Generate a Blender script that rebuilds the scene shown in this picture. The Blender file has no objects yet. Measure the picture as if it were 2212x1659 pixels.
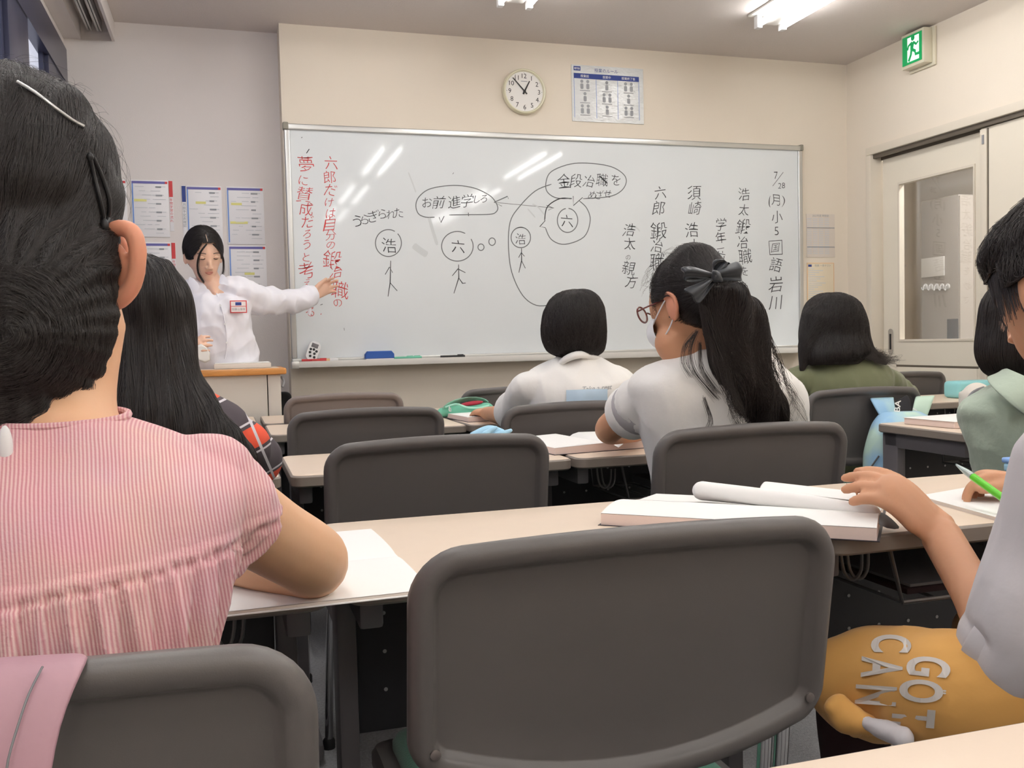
import bpy, bmesh, math, random
import numpy as np
from mathutils import Vector, Matrix, noise
from mathutils.bvhtree import BVHTree
random.seed(7); rng = np.random.default_rng(7)
S = bpy.context.scene
COL = S.collection
PI = math.pi

# ---------------------------------------------------------------- camera, light, exposure
IW, IH = 2212, 1659
FPX = 2026.43
CAMP = Vector((0.0, 0.0, 1.0))
CX, CY = 1106.0, 829.5
RX = Vector((0.95587306, -0.29280468, -0.02391876))   # camera right in the room
RD = Vector((-0.03618333, -0.03654165, -0.99867686))  # camera down
RF = Vector((0.29154323, 0.95547377, -0.04552383))    # camera forward
cam_data = bpy.data.cameras.new('camera'); cam = bpy.data.objects.new('camera', cam_data); COL.objects.link(cam)
cam_data.sensor_width = 36.0; cam_data.lens = FPX / IW * 36.0
cam_data.clip_start = 0.02; cam_data.clip_end = 100
M3 = Matrix((RX, -RD, -RF)).transposed()
cam.matrix_world = Matrix.Translation(CAMP) @ M3.to_4x4()
S.camera = cam
cam_data.dof.use_dof = False
S.view_settings.view_transform = 'Standard'; S.view_settings.look = 'None'
S.view_settings.gamma = 1.0; S.view_settings.use_curve_mapping = False
S.view_settings.exposure = 0.0
TUBE = 31.0         # emission strength of the ceiling tubes
w = bpy.data.worlds.new('evening sky'); S.world = w; w.use_nodes = True
w.node_tree.nodes['Background'].inputs[0].default_value = (0.66, 0.67, 0.78, 1)
w.node_tree.nodes['Background'].inputs[1].default_value = 1.25

def ray(px, py):
    return RX * (px - CX) + RD * (py - CY) + RF * FPX
def at(px, py, Y):
    d = ray(px, py); return CAMP + d * (Y / d.y)
def atx(px, py, X):
    d = ray(px, py); return CAMP + d * (X / d.x)
def atz(px, py, Z):
    d = ray(px, py); return CAMP + d * ((Z - CAMP.z) / d.z)
def depth(P):
    return (Vector(P) - CAMP).dot(RF)
def mpx(P):                       # metres per pixel at a point
    return depth(P) / FPX

# ---------------------------------------------------------------- materials
def lin(h):
    h = h.lstrip('#'); c = [int(h[i:i+2], 16) / 255 for i in (0, 2, 4)]
    return tuple((x / 12.92 if x <= .04045 else ((x + .055) / 1.055) ** 2.4) for x in c) + (1,)
def mat(name, col, rough=.5, metal=0, bump=0, bscale=60, var=0, vscale=8, spec=.5, sheen=0, trans=0, alpha=1, coat=0, sss=0, emit=None, estr=0, stretch=None, bdist=.002):
    m = bpy.data.materials.new(name); m.use_nodes = True
    nt = m.node_tree; b = nt.nodes['Principled BSDF']
    c = lin(col) if isinstance(col, str) else tuple(col)
    b.inputs['Base Color'].default_value = c
    b.inputs['Roughness'].default_value = rough; b.inputs['Metallic'].default_value = metal
    b.inputs['Specular IOR Level'].default_value = spec
    if sheen: b.inputs['Sheen Weight'].default_value = sheen
    if trans: b.inputs['Transmission Weight'].default_value = trans
    if alpha < 1: b.inputs['Alpha'].default_value = alpha
    if coat: b.inputs['Coat Weight'].default_value = coat; b.inputs['Coat Roughness'].default_value = .1
    if sss:
        b.inputs['Subsurface Weight'].default_value = sss; b.inputs['Subsurface Radius'].default_value = (.012, .005, .003); b.inputs['Subsurface Scale'].default_value = 1.0
    if emit: b.inputs['Emission Color'].default_value = lin(emit); b.inputs['Emission Strength'].default_value = estr
    tc = nt.nodes.new('ShaderNodeTexCoord'); src = tc.outputs['Object']
    if stretch:
        mp = nt.nodes.new('ShaderNodeMapping'); mp.inputs['Scale'].default_value = stretch
        nt.links.new(src, mp.inputs[0]); src = mp.outputs[0]
    if var:
        n = nt.nodes.new('ShaderNodeTexNoise'); n.inputs['Scale'].default_value = vscale; n.inputs['Detail'].default_value = 5
        nt.links.new(src, n.inputs['Vector'])
        mx = nt.nodes.new('ShaderNodeMix'); mx.data_type = 'RGBA'
        mx.inputs[6].default_value = tuple(max(0, x * (1 - var)) for x in c[:3]) + (1,)
        mx.inputs[7].default_value = tuple(min(1, x * (1 + var)) for x in c[:3]) + (1,)
        nt.links.new(n.outputs[0], mx.inputs[0]); nt.links.new(mx.outputs[2], b.inputs['Base Color'])
    if bump:
        n = nt.nodes.new('ShaderNodeTexNoise'); n.inputs['Scale'].default_value = bscale; n.inputs['Detail'].default_value = 4
        nt.links.new(src, n.inputs['Vector'])
        bp = nt.nodes.new('ShaderNodeBump'); bp.inputs['Strength'].default_value = bump; bp.inputs['Distance'].default_value = bdist
        nt.links.new(n.outputs[0], bp.inputs['Height']); nt.links.new(bp.outputs[0], b.inputs['Normal'])
    return m

M = {}
M['wall'] = mat('wall paper', '#e2d8c9', .85, bump=.25, bscale=240, var=.02, vscale=3, spec=.2)
M['wall_daylight_tint'] = mat('wall paper with daylight tint', '#dfd9d6', .85, bump=.25, bscale=240, var=.02, vscale=3, spec=.2)  # same wall paper, its cooler colour stands in for the window's daylight
M['ceiling'] = mat('ceiling board', '#d8d0cb', .9, bump=.5, bscale=160, var=.03, vscale=90, spec=.1)
M['white_metal'] = mat('white powder coat', '#d9d6d0', .4, var=.02)
M['alu'] = mat('aluminium', '#c9cac8', .35, metal=.8)
M['board'] = mat('whiteboard enamel', '#dfe4e6', .05, spec=.3, bump=.03, bscale=4, bdist=.001, var=.012, vscale=4)
M['corner'] = mat('corner cap grey', '#8f8a7d', .5)
M['ink'] = mat('black marker', '#33363a', .6)
M['ink_thin'] = mat('grey marker line', '#6c7072', .6)
M['ink_red'] = mat('red marker', '#c9403f', .6)
M['smudge'] = mat('wiped marker smudge', '#ced3d4', .5)
M['desk_top'] = mat('beige laminate', '#e0cdb9', .38, var=.03, vscale=30, bump=.05, bscale=200)
M['desk_edge'] = mat('grey beige edge band', '#857b72', .5, var=.04, vscale=40)
M['steel_dark'] = mat('dark grey steel', '#625f62', .45, var=.05, vscale=20)
M['steel_mid'] = mat('grey steel', '#8f8f93', .45)
M['panel'] = mat('black panel', '#26262a', .55, var=.05)
M['dot'] = mat('painted hole light', '#a9a9a9', .6)  # pale colour stands for light coming through the panel holes
M['wire'] = mat('grey wire', '#6d6b6b', .35, metal=.5)
M['shell'] = mat('grey brown moulded plastic', '#5e5a58', .42, bump=.18, bscale=900, bdist=.0006, var=.03, vscale=20, spec=.45)
M['shell_brown'] = mat('brown grey moulded plastic', '#7b706b', .45, bump=.15, bscale=900, bdist=.0006)
M['green_fabric'] = mat('green seat fabric', '#2a6b54', .9, bump=.5, bscale=500, sheen=.3)
M['chrome'] = mat('chrome', '#c8c8ca', .12, metal=1)
M['screw'] = mat('screw', '#6c6562', .4, metal=.3)
M['paper'] = mat('paper', '#f0efec', .75, spec=.2)
M['paper_edge'] = mat('page block edge', '#dcd2c8', .8, var=.06, vscale=200, stretch=(1, 1, 25))
M['paper_edge_pink'] = mat('pink page block edge', '#e6d2c9', .8, var=.05, vscale=200, stretch=(1, 1, 25))
M['cover_black'] = mat('dark book cover', '#231f2b', .45)
M['print_grey'] = mat('grey print', '#9a9da1', .8)
M['print_light'] = mat('light print', '#cdd0d4', .8)
M['print_blue'] = mat('blue print', '#2c4189', .6)
M['print_bluel'] = mat('light blue print', '#6d93d6', .6)
M['print_violet'] = mat('violet print', '#6a67a8', .6)
M['print_red'] = mat('red print', '#cf4446', .6)
M['print_yellow'] = mat('yellow print', '#e3e08f', .7)
M['print_orange'] = mat('orange print', '#e8b98a', .7)
M['lam'] = mat('laminated sheet', '#dfe2e2', .07, spec=1.0, bump=1.0, bscale=20, bdist=.008, stretch=(1, 1, 2.0))
M['lam_left'] = mat('laminated timetable sheet', '#e9e8ea', .3, spec=.5)
M['note_wall'] = mat('wall notice paper', '#d9d0c6', .7)
M['note_warm'] = mat('warm notice paper', '#e3d6bd', .7)
M['black'] = mat('black plastic', '#161618', .5)
M['frame_dark'] = mat('black window frame with sky tint', '#3a3c50', .28, metal=.4, spec=.6)  # blue put into the black frame's colour for the sky it reflects
M['clock_rim'] = mat('ivory clock rim', '#dedabf', .35)
M['clock_face'] = mat('white clock face', '#e8e6e2', .4)
M['door'] = mat('cream painted door', '#e4dccc', .5, var=.015, vscale=4)
M['door_frame'] = mat('cream door frame', '#d8cfc0', .5)
M['door_gap'] = mat('door rail shadow steel', '#6a6258', .5, metal=.4)
M['exit_green'] = mat('exit green', '#0f9a55', .4, emit='#109b58', estr=.35)
M['exit_white'] = mat('exit white panel', '#eefcf0', .4, emit='#f0fff4', estr=.75)
M['exit_box'] = mat('exit box ivory', '#d8d2bd', .45)
M['cabinet'] = mat('grey steel cabinet', '#b3ada6', .5)
M['cabinet_side'] = mat('grey steel cabinet side', '#c6bfb6', .5)
M['orange_wood'] = mat('orange wood edge', '#c98a48', .35, var=.2, vscale=30, stretch=(1, 8, 8))
M['lectern'] = mat('grey lectern panel', '#c3bcb2', .5, var=.02)
M['carpet'] = mat('grey carpet', '#a9aaac', 1, bump=1, bscale=350, bdist=.006, var=.4, vscale=140, spec=.05)
M['eraser_blue'] = mat('blue eraser', '#2f5aa8', .7, bump=.4, bscale=400)
M['pen_green'] = mat('bright green pen', '#5fc822', .3)
M['clear'] = mat('clear plastic', '#cfe0e0', .15, trans=.6)
M['white_plastic'] = mat('white plastic', '#e6e6e6', .35)
M['skin'] = mat('skin', '#dbae8b', .5, sss=.12, var=.05, vscale=14, bump=.06, bscale=220, spec=.35)
M['skin_fair'] = mat('fair skin', '#e6bda4', .5, sss=.15, var=.04, vscale=14, bump=.05, bscale=220, spec=.35)
M['skin_tan'] = mat('tan skin', '#c79473', .5, sss=.12, var=.05, vscale=14, bump=.06, bscale=220, spec=.35)
M['ear'] = mat('ear skin', '#d39478', .5, sss=.3, spec=.35, var=.06, vscale=40)
M['lip'] = mat('lip', '#c27c6e', .4)
M['nail'] = mat('finger nail', '#e0b0a0', .3)
M['hair'] = mat('black hair', '#1b1716', .42, bump=.7, bscale=60, stretch=(6, 6, .6), bdist=.004, spec=.35)
M['strand'] = mat('hair strands', '#231c1a', .38, spec=.55)
M['strand_grey'] = mat('soft black hair strands', '#2b2523', .4, spec=.6)
M['shirt_white'] = mat('white school shirt', '#ecebf2', .8, bump=.12, bscale=500, sheen=.2)
M['tee_white'] = mat('white cotton tee', '#eceae6', .85, bump=.25, bscale=30, bdist=.006, sheen=.2)
M['sheer'] = mat('sheer white mesh', '#e2dfe2', .7, alpha=.62)
M['olive'] = mat('olive cotton', '#6f7355', .85, bump=.35, bscale=22, bdist=.008, sheen=.2)
M['sage'] = mat('pale sage cotton', '#a9b8a8', .85, bump=.5, bscale=24, bdist=.01, sheen=.2)
M['tee_grey'] = mat('light grey cotton', '#c9c5c8', .9, bump=.25, bscale=18, bdist=.008, sheen=.2)
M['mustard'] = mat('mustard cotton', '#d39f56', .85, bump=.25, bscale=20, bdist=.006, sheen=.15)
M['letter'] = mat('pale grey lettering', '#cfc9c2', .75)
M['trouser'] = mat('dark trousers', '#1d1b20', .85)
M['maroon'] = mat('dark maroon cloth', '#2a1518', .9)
M['ribbon'] = mat('black satin ribbon', '#20242a', .38, spec=.5, sheen=.3)
M['glasses'] = mat('brown glasses frame', '#6b3a36', .25)
M['lens'] = mat('spectacle lens', '#eef2f2', .03, trans=1)
M['mask'] = mat('white mask', '#eef0f2', .8)
M['mint'] = mat('mint pencil case', '#6cb79c', .7, bump=.3, bscale=500)
M['mint_light'] = mat('mint zip tape', '#a3dcc6', .7)
M['red_lining'] = mat('red lining', '#a3283a', .8)
M['sky_blue'] = mat('sky blue vinyl', '#8fcfd3', .4)
M['light_blue'] = mat('light blue rubber', '#a5d4ee', .5)
M['cream_pouch'] = mat('cream pouch', '#d9d2c8', .8, bump=.4, bscale=200)
M['zip_grey'] = mat('grey zip', '#6f7073', .5)
M['pink_bag'] = mat('dusty pink leather', '#a8828d', .55, bump=.3, bscale=160, bdist=.001)
M['strap_black'] = mat('black webbing', '#1c1b1f', .8)
M['cloud_pink'] = mat('pale mint strap', '#c2dccb', .7)
M['print_sky'] = mat('sky photo print', '#bcd2e4', .8, var=.12, vscale=18)
M['badge'] = mat('badge white', '#f2e6e2', .4)
M['slip'] = mat('dark shoe', '#222226', .5)

def stripe_material():
    m = bpy.data.materials.new('pink striped linen'); m.use_nodes = True; nt = m.node_tree; b = nt.nodes['Principled BSDF']
    b.inputs['Roughness'].default_value = .9; b.inputs['Sheen Weight'].default_value = .25; b.inputs['Specular IOR Level'].default_value = .15
    tc = nt.nodes.new('ShaderNodeTexCoord'); mp = nt.nodes.new('ShaderNodeMapping'); mp.inputs['Rotation'].default_value = (0, .12, 0)
    nt.links.new(tc.outputs['Object'], mp.inputs[0])
    wv = nt.nodes.new('ShaderNodeTexWave'); wv.wave_type = 'BANDS'; wv.bands_direction = 'X'
    wv.inputs['Scale'].default_value = 105; wv.inputs['Distortion'].default_value = 1.6; wv.inputs['Detail'].default_value = 2; wv.inputs['Detail Scale'].default_value = .25
    nt.links.new(mp.outputs[0], wv.inputs[0])
    mx = nt.nodes.new('ShaderNodeMix'); mx.data_type = 'RGBA'; mx.inputs[6].default_value = lin('#c77f88'); mx.inputs[7].default_value = lin('#ecd0cc')
    nt.links.new(wv.outputs[1], mx.inputs[0])
    n = nt.nodes.new('ShaderNodeTexNoise'); n.inputs['Scale'].default_value = 14; n.inputs['Detail'].default_value = 6
    nt.links.new(tc.outputs['Object'], n.inputs['Vector'])
    m2 = nt.nodes.new('ShaderNodeMix'); m2.data_type = 'RGBA'; m2.blend_type = 'MULTIPLY'; m2.inputs[0].default_value = .35
    nt.links.new(mx.outputs[2], m2.inputs[6]); nt.links.new(n.outputs[1], m2.inputs[7])
    m3 = nt.nodes.new('ShaderNodeMix'); m3.data_type = 'RGBA'; m3.inputs[0].default_value = .22; m3.inputs[7].default_value = lin('#e0aab0')
    nt.links.new(m2.outputs[2], m3.inputs[6]); nt.links.new(m3.outputs[2], b.inputs['Base Color'])
    n2 = nt.nodes.new('ShaderNodeTexNoise'); n2.inputs['Scale'].default_value = 420
    nt.links.new(tc.outputs['Object'], n2.inputs['Vector'])
    bp = nt.nodes.new('ShaderNodeBump'); bp.inputs['Strength'].default_value = .5; bp.inputs['Distance'].default_value = .001
    nt.links.new(n2.outputs[0], bp.inputs['Height']); nt.links.new(bp.outputs[0], b.inputs['Normal'])
    return m
M['pink_stripe'] = stripe_material()
def pattern_material():          # dark shirt with red blocks and fine pale lines
    m = bpy.data.materials.new('dark shirt with red and pale lines'); m.use_nodes = True; nt = m.node_tree; b = nt.nodes['Principled BSDF']
    b.inputs['Roughness'].default_value = .85
    tc = nt.nodes.new('ShaderNodeTexCoord'); mp = nt.nodes.new('ShaderNodeMapping'); mp.inputs['Rotation'].default_value = (0, .35, 0); mp.inputs['Location'].default_value = (.02, 0, .032)
    nt.links.new(tc.outputs['Object'], mp.inputs[0])
    def band(direction, scale, lo, hi):
        wv = nt.nodes.new('ShaderNodeTexWave'); wv.bands_direction = direction; wv.inputs['Scale'].default_value = scale; wv.inputs['Distortion'].default_value = .3
        nt.links.new(mp.outputs[0], wv.inputs[0]); r = nt.nodes.new('ShaderNodeValToRGB'); r.color_ramp.interpolation = 'CONSTANT'
        r.color_ramp.elements[0].color = (0, 0, 0, 1); r.color_ramp.elements[1].position = lo; r.color_ramp.elements[1].color = (1, 1, 1, 1)
        nt.links.new(wv.outputs[1], r.inputs[0]); return r.outputs[0]
    red = band('Z', 2.6, .72, 1); line = band('Z', 5.2, .985, 1); line2 = band('X', 4.0, .985, 1)
    a = nt.nodes.new('ShaderNodeMix'); a.data_type = 'RGBA'; a.inputs[6].default_value = lin('#4a4248'); a.inputs[7].default_value = lin('#e5573c'); nt.links.new(red, a.inputs[0])
    c = nt.nodes.new('ShaderNodeMix'); c.data_type = 'RGBA'; c.inputs[7].default_value = lin('#cfcad0'); nt.links.new(line, c.inputs[0]); nt.links.new(a.outputs[2], c.inputs[6])
    d = nt.nodes.new('ShaderNodeMix'); d.data_type = 'RGBA'; d.inputs[7].default_value = lin('#cfcad0'); nt.links.new(line2, d.inputs[0]); nt.links.new(c.outputs[2], d.inputs[6])
    nt.links.new(d.outputs[2], b.inputs['Base Color']); return m
M['pattern'] = pattern_material()
def bag_material():
    m = mat('pastel sky backpack cloth', '#a8cbd8', .7); nt = m.node_tree; b = nt.nodes['Principled BSDF']
    tc = nt.nodes.new('ShaderNodeTexCoord'); n = nt.nodes.new('ShaderNodeTexNoise'); n.inputs['Scale'].default_value = 9; n.inputs['Detail'].default_value = 2
    nt.links.new(tc.outputs['Object'], n.inputs['Vector']); r = nt.nodes.new('ShaderNodeValToRGB')
    r.color_ramp.elements[0].position = .38; r.color_ramp.elements[0].color = lin('#93bcdc'); r.color_ramp.elements[1].position = .62; r.color_ramp.elements[1].color = lin('#bfdcd0')
    nt.links.new(n.outputs[0], r.inputs[0]); nt.links.new(r.outputs[0], b.inputs['Base Color']); return m
M['bag'] = bag_material()
def tube_material():
    m = bpy.data.materials.new('lit fluorescent tube'); m.use_nodes = True; nt = m.node_tree; nt.nodes.clear()
    o = nt.nodes.new('ShaderNodeOutputMaterial'); e = nt.nodes.new('ShaderNodeEmission'); e.inputs[0].default_value = (1, .99, .98, 1); e.inputs[1].default_value = TUBE
    nt.links.new(e.outputs[0], o.inputs[0]); return m
M['tube'] = tube_material()
M['corridor_tube'] = tube_material(); M['corridor_tube'].node_tree.nodes['Emission'].inputs[1].default_value = 150
def glass_material():
    m = mat('window glass', '#ffffff', .02, spec=.5); nt = m.node_tree; b = nt.nodes['Principled BSDF']
    t = nt.nodes.new('ShaderNodeBsdfTransparent'); mx = nt.nodes.new('ShaderNodeMixShader'); mx.inputs[0].default_value = .12
    out = nt.nodes['Material Output']; g = nt.nodes.new('ShaderNodeBsdfGlossy'); g.inputs['Roughness'].default_value = .02
    nt.links.new(t.outputs[0], mx.inputs[1]); nt.links.new(g.outputs[0], mx.inputs[2]); nt.links.new(mx.outputs[0], out.inputs[0]); return m
M['glass'] = glass_material()

# ---------------------------------------------------------------- geometry helpers: a geo is (verts Nx3, faces)
def G(v, f): return (np.array(v, dtype=float).reshape(-1, 3), [tuple(x) for x in f])
def join(*gs):
    V, F, n = [], [], 0
    for v, f in gs:
        V.append(v); F += [tuple(i + n for i in x) for x in f]; n += len(v)
    return (np.concatenate(V), F)
def box(a, b):
    x0, y0, z0 = a; x1, y1, z1 = b
    v = [(x0,y0,z0),(x1,y0,z0),(x1,y1,z0),(x0,y1,z0),(x0,y0,z1),(x1,y0,z1),(x1,y1,z1),(x0,y1,z1)]
    return G(v, [(0,3,2,1),(4,5,6,7),(0,1,5,4),(1,2,6,5),(2,3,7,6),(3,0,4,7)])
def bbox(a, b, r=.003, seg=2):
    bm = bmesh.new(); bmesh.ops.create_cube(bm, size=1)
    for v in bm.verts: v.co = Vector([a[i] + (v.co[i] + .5) * (b[i] - a[i]) for i in range(3)])
    bmesh.ops.bevel(bm, geom=bm.edges[:], offset=min(r, .49 * min(abs(b[i] - a[i]) for i in range(3))), segments=seg, affect='EDGES', profile=.6)
    g = G([v.co[:] for v in bm.verts], [[v.index for v in f.verts] for f in bm.faces]); bm.free(); return g
def xf(g, mtx):
    m = np.array(mtx); return (g[0] @ m[:3, :3].T + m[:3, 3], g[1])
def T(x=0, y=0, z=0, rz=0, rx=0, ry=0, s=1):
    return Matrix.Translation((x, y, z)) @ Matrix.Rotation(rz, 4, 'Z') @ Matrix.Rotation(ry, 4, 'Y') @ Matrix.Rotation(rx, 4, 'X') @ Matrix.Diagonal((s, s, s, 1))
def catmull(P, k=6):
    P = np.array(P, float); n = len(P); out = []
    for i in range(n - 1):
        p0 = P[max(i-1, 0)]; p1 = P[i]; p2 = P[i+1]; p3 = P[min(i+2, n-1)]
        for t in np.arange(k) / k:
            out.append(.5 * (2*p1 + (p2-p0)*t + (2*p0-5*p1+4*p2-p3)*t*t + (3*p1-p0-3*p2+p3)*t**3))
    out.append(P[-1]); return np.array(out)
def tube(pts, r, n=10, k=1, cap=True, flat=1.0, up=None):
    """tube along pts, r scalar or list; flat scales one section axis"""
    pts = [tuple(p) for p in pts]; rr = [r] * len(pts) if np.isscalar(r) else list(r)
    A = np.array([p + (q,) for p, q in zip(pts, rr)], float)
    if k > 1: A = catmull(A, k)
    P, R = A[:, :3], np.maximum(A[:, 3], 1e-5)
    V, F = [], []
    N = len(P); prev = None
    for i in range(N):
        t = P[min(i+1, N-1)] - P[max(i-1, 0)]; t = t / (np.linalg.norm(t) + 1e-12)
        if prev is None:
            a = np.array(up if up is not None else ((0, 0, 1) if abs(t[2]) < .9 else (1, 0, 0)), float)
        else: a = prev
        a = a - t * a.dot(t); a /= (np.linalg.norm(a) + 1e-12); prev = a; b = np.cross(t, a)
        for j in range(n):
            th = 2 * PI * j / n
            V.append(P[i] + R[i] * (math.cos(th) * a * flat + math.sin(th) * b))
    for i in range(N - 1):
        for j in range(n):
            F.append((i*n + j, i*n + (j+1) % n, (i+1)*n + (j+1) % n, (i+1)*n + j))
    if cap:
        F.append(tuple(reversed(range(n)))); F.append(tuple((N-1)*n + j for j in range(n)))
    return G(V, F)
def round_tube(pts, r, n=12, k=5, flat=1.0, up=None):
    """tube with rounded ends"""
    pts = [np.array(p, float) for p in pts]; rr = [r] * len(pts) if np.isscalar(r) else list(r)
    A = catmull(np.array([tuple(p) + (q,) for p, q in zip(pts, rr)]), k)
    def ends(p, q, r0):
        d = p - q; d /= (np.linalg.norm(d) + 1e-12)
        return [(tuple(p + d * r0 * math.sin(a)) + (r0 * max(math.cos(a), .05),)) for a in (.5, 1.0, 1.4)]
    s = ends(A[0, :3], A[1, :3], A[0, 3]); e = ends(A[-1, :3], A[-2, :3], A[-1, 3])
    B = np.array(s[::-1] + [tuple(x) for x in A] + e)
    return tube(B[:, :3], list(B[:, 3]), n, 1, True, flat, up)
def rings(rs, n=28, k=5, power=2.0):
    """stack of rings: (x, y, z, rx, ry[, yaw]) horizontal ellipses, smoothed, capped round"""
    A = np.array([tuple(r) + (0,) * (6 - len(r)) for r in rs], float)
    if k > 1: A = catmull(A, k)
    V, F = [], []
    for (x, y, z, rx, ry, yaw) in A:
        for j in range(n):
            th = 2*PI*j/n; c, s = math.cos(th), math.sin(th)
            c = math.copysign(abs(c) ** (2/power), c); s = math.copysign(abs(s) ** (2/power), s)
            u, v = max(rx, 1e-4) * c, max(ry, 1e-4) * s
            V.append((x + u*math.cos(yaw) - v*math.sin(yaw), y + u*math.sin(yaw) + v*math.cos(yaw), z))
    N = len(A)
    for i in range(N-1):
        for j in range(n): F.append((i*n+j, i*n+(j+1) % n, (i+1)*n+(j+1) % n, (i+1)*n+j))
    F.append(tuple(reversed(range(n)))); F.append(tuple((N-1)*n+j for j in range(n)))
    return G(V, F)
def ellipsoid(c, r, m=None, nu=20, nv=14):
    V, F = [], []
    for i in range(nv + 1):
        ph = PI * i / nv
        for j in range(nu):
            th = 2*PI*j/nu; p = Vector((r[0]*math.sin(ph)*math.cos(th), r[1]*math.sin(ph)*math.sin(th), r[2]*math.cos(ph)))
            if m is not None: p = m @ p
            V.append((c[0]+p[0], c[1]+p[1], c[2]+p[2]))
    for i in range(nv):
        for j in range(nu): F.append((i*nu+j, (i+1)*nu+j, (i+1)*nu+(j+1) % nu, i*nu+(j+1) % nu))
    return G(V, F)
def disc_stack(c, axis, prof, n=32, u=None):
    """lathe: prof = [(radius, offset along axis)]"""
    ax = Vector(axis).normalized(); u = Vector(u) if u is not None else ax.orthogonal(); u = (u - ax * u.dot(ax)).normalized(); v = ax.cross(u); c = Vector(c)
    V, F = [], []
    for r, h in prof:
        for j in range(n):
            th = 2*PI*j/n; V.append((c + ax*h + (u*math.cos(th) + v*math.sin(th)) * max(r, 1e-5))[:])
    for i in range(len(prof)-1):
        for j in range(n): F.append((i*n+j, i*n+(j+1) % n, (i+1)*n+(j+1) % n, (i+1)*n+j))
    F.append(tuple(reversed(range(n)))); F.append(tuple((len(prof)-1)*n+j for j in range(n)))
    return G(V, F)
def outline_rr(w, h, r, seg=8, bulge=0.0, rb=None):
    """rounded rectangle outline centred on x, from z=0 to h; bottom dips by bulge"""
    rb = r if rb is None else rb; pts = []
    for (cx, cz, a0, rr) in ((w/2-r, h-r, 0, r), (-w/2+r, h-r, PI/2, r), (-w/2+rb, rb, PI, rb), (w/2-rb, rb, 1.5*PI, rb)):
        for i in range(seg + 1):
            a = a0 + PI/2*i/seg; pts.append([cx + rr*math.cos(a), cz + rr*math.sin(a)])
        if a0 in (PI/2, 0, PI):
            pass
    out = []
    for i, p in enumerate(pts):
        q = pts[(i+1) % len(pts)]; out.append(p); d = math.dist(p, q); m = int(d / .04)
        for k in range(1, m): out.append([p[0] + (q[0]-p[0])*k/m, p[1] + (q[1]-p[1])*k/m])
    if bulge:
        for p in out:
            f = max(0, 1 - p[1]/h) ** 1.5; p[1] -= bulge * f * (1 - (2*p[0]/w) ** 2)
    return out
def inset_stack(out, prof, fn, close_first=True, close_last=True):
    """out: list of 2D pts (ccw); prof: [(inset, depth)]; fn(x, z, depth) -> xyz"""
    P = np.array(out, float); n = len(P)
    t = np.roll(P, -1, 0) - np.roll(P, 1, 0); t /= np.linalg.norm(t, axis=1)[:, None]
    nrm = np.stack([-t[:, 1], t[:, 0]], 1); c = P.mean(0); V, F = [], []
    for ins, d in prof:
        Q = P + nrm * ins
        for q in Q: V.append(fn(q[0], q[1], d))
    m = len(prof)
    for i in range(m-1):
        for j in range(n): F.append((i*n+j, i*n+(j+1) % n, (i+1)*n+(j+1) % n, (i+1)*n+j))
    def fill(k, rev):
        ins, d = prof[k]; Q = P + nrm * ins; c = Q.mean(0); base = k*n
        for s in (.66, .33):
            b = len(V)
            for q in Q:
                w_ = c + (q - c) * s; V.append(fn(w_[0], w_[1], d))
            for j in range(n):
                f = (base+j, base+(j+1) % n, b+(j+1) % n, b+j); F.append(f[::-1] if rev else f)
            base = b
        V.append(fn(c[0], c[1], d)); e = len(V) - 1
        for j in range(n):
            f = (base+j, base+(j+1) % n, e); F.append(f[::-1] if rev else f)
    if close_first: fill(0, True)
    if close_last: fill(m-1, False)
    return G(V, F)
def displace(g, fn):
    return (np.array([fn(Vector(v))[:] for v in g[0]]), g[1])

def mesh_of(name, g, smooth=True, angle=40):
    me = bpy.data.meshes.new(name); me.from_pydata([tuple(v) for v in g[0]], [], g[1]); me.update()
    if smooth:
        for p in me.polygons: p.use_smooth = True
        if angle < 180:
            try: me.set_sharp_from_angle(angle=math.radians(angle))
            except Exception: pass
    return me
def obj(name, g, m, parent=None, smooth=True, angle=40, local=False, kind=None, label=None):
    me = mesh_of(name, g, smooth, angle); me.materials.append(M[m] if isinstance(m, str) else m)
    o = bpy.data.objects.new(name, me); COL.objects.link(o)
    if parent is not None:
        o.parent = parent
        if not local:
            q = parent; off = Vector((0, 0, 0))
            while q is not None: off += q.location; q = q.parent
            o.location = -off
    if kind: o['kind'] = kind
    if label: o['label'] = label
    return o
def recal(g):
    bm = bmesh.new(); me = mesh_of('tmp', g, False); bm.from_mesh(me); bmesh.ops.recalc_face_normals(bm, faces=bm.faces[:])
    v = [x.co[:] for x in bm.verts]; f = [[x.index for x in q.verts] for q in bm.faces]; bm.free(); bpy.data.meshes.remove(me); return G(v, f)
def fuse(gs, voxel=.006, smooth=4, name='tmp'):
    """one continuous skin around several closed volumes"""
    g = join(*[recal(x) for x in gs]); me = mesh_of(name, g, False); o = bpy.data.objects.new(name, me); COL.objects.link(o)
    r = o.modifiers.new('r', 'REMESH'); r.mode = 'VOXEL'; r.voxel_size = voxel
    if smooth:
        s = o.modifiers.new('s', 'SMOOTH'); s.factor = .5; s.iterations = smooth
    bpy.context.view_layer.update()
    ev = o.evaluated_get(bpy.context.evaluated_depsgraph_get()); m2 = bpy.data.meshes.new_from_object(ev)
    v = np.empty(len(m2.vertices) * 3); m2.vertices.foreach_get('co', v); f = [tuple(p.vertices) for p in m2.polygons]
    bpy.data.objects.remove(o); bpy.data.meshes.remove(me); bpy.data.meshes.remove(m2)
    return (v.reshape(-1, 3), f)
def puff(g, fn):
    """move vertices along their normals by fn(co, normal)"""
    me = mesh_of('tmp', g, False); me.update(); V = []
    for v in me.vertices: V.append(v.co + v.normal * fn(v.co, v.normal))
    bpy.data.meshes.remove(me); return (np.array([x[:] for x in V]), g[1])
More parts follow.
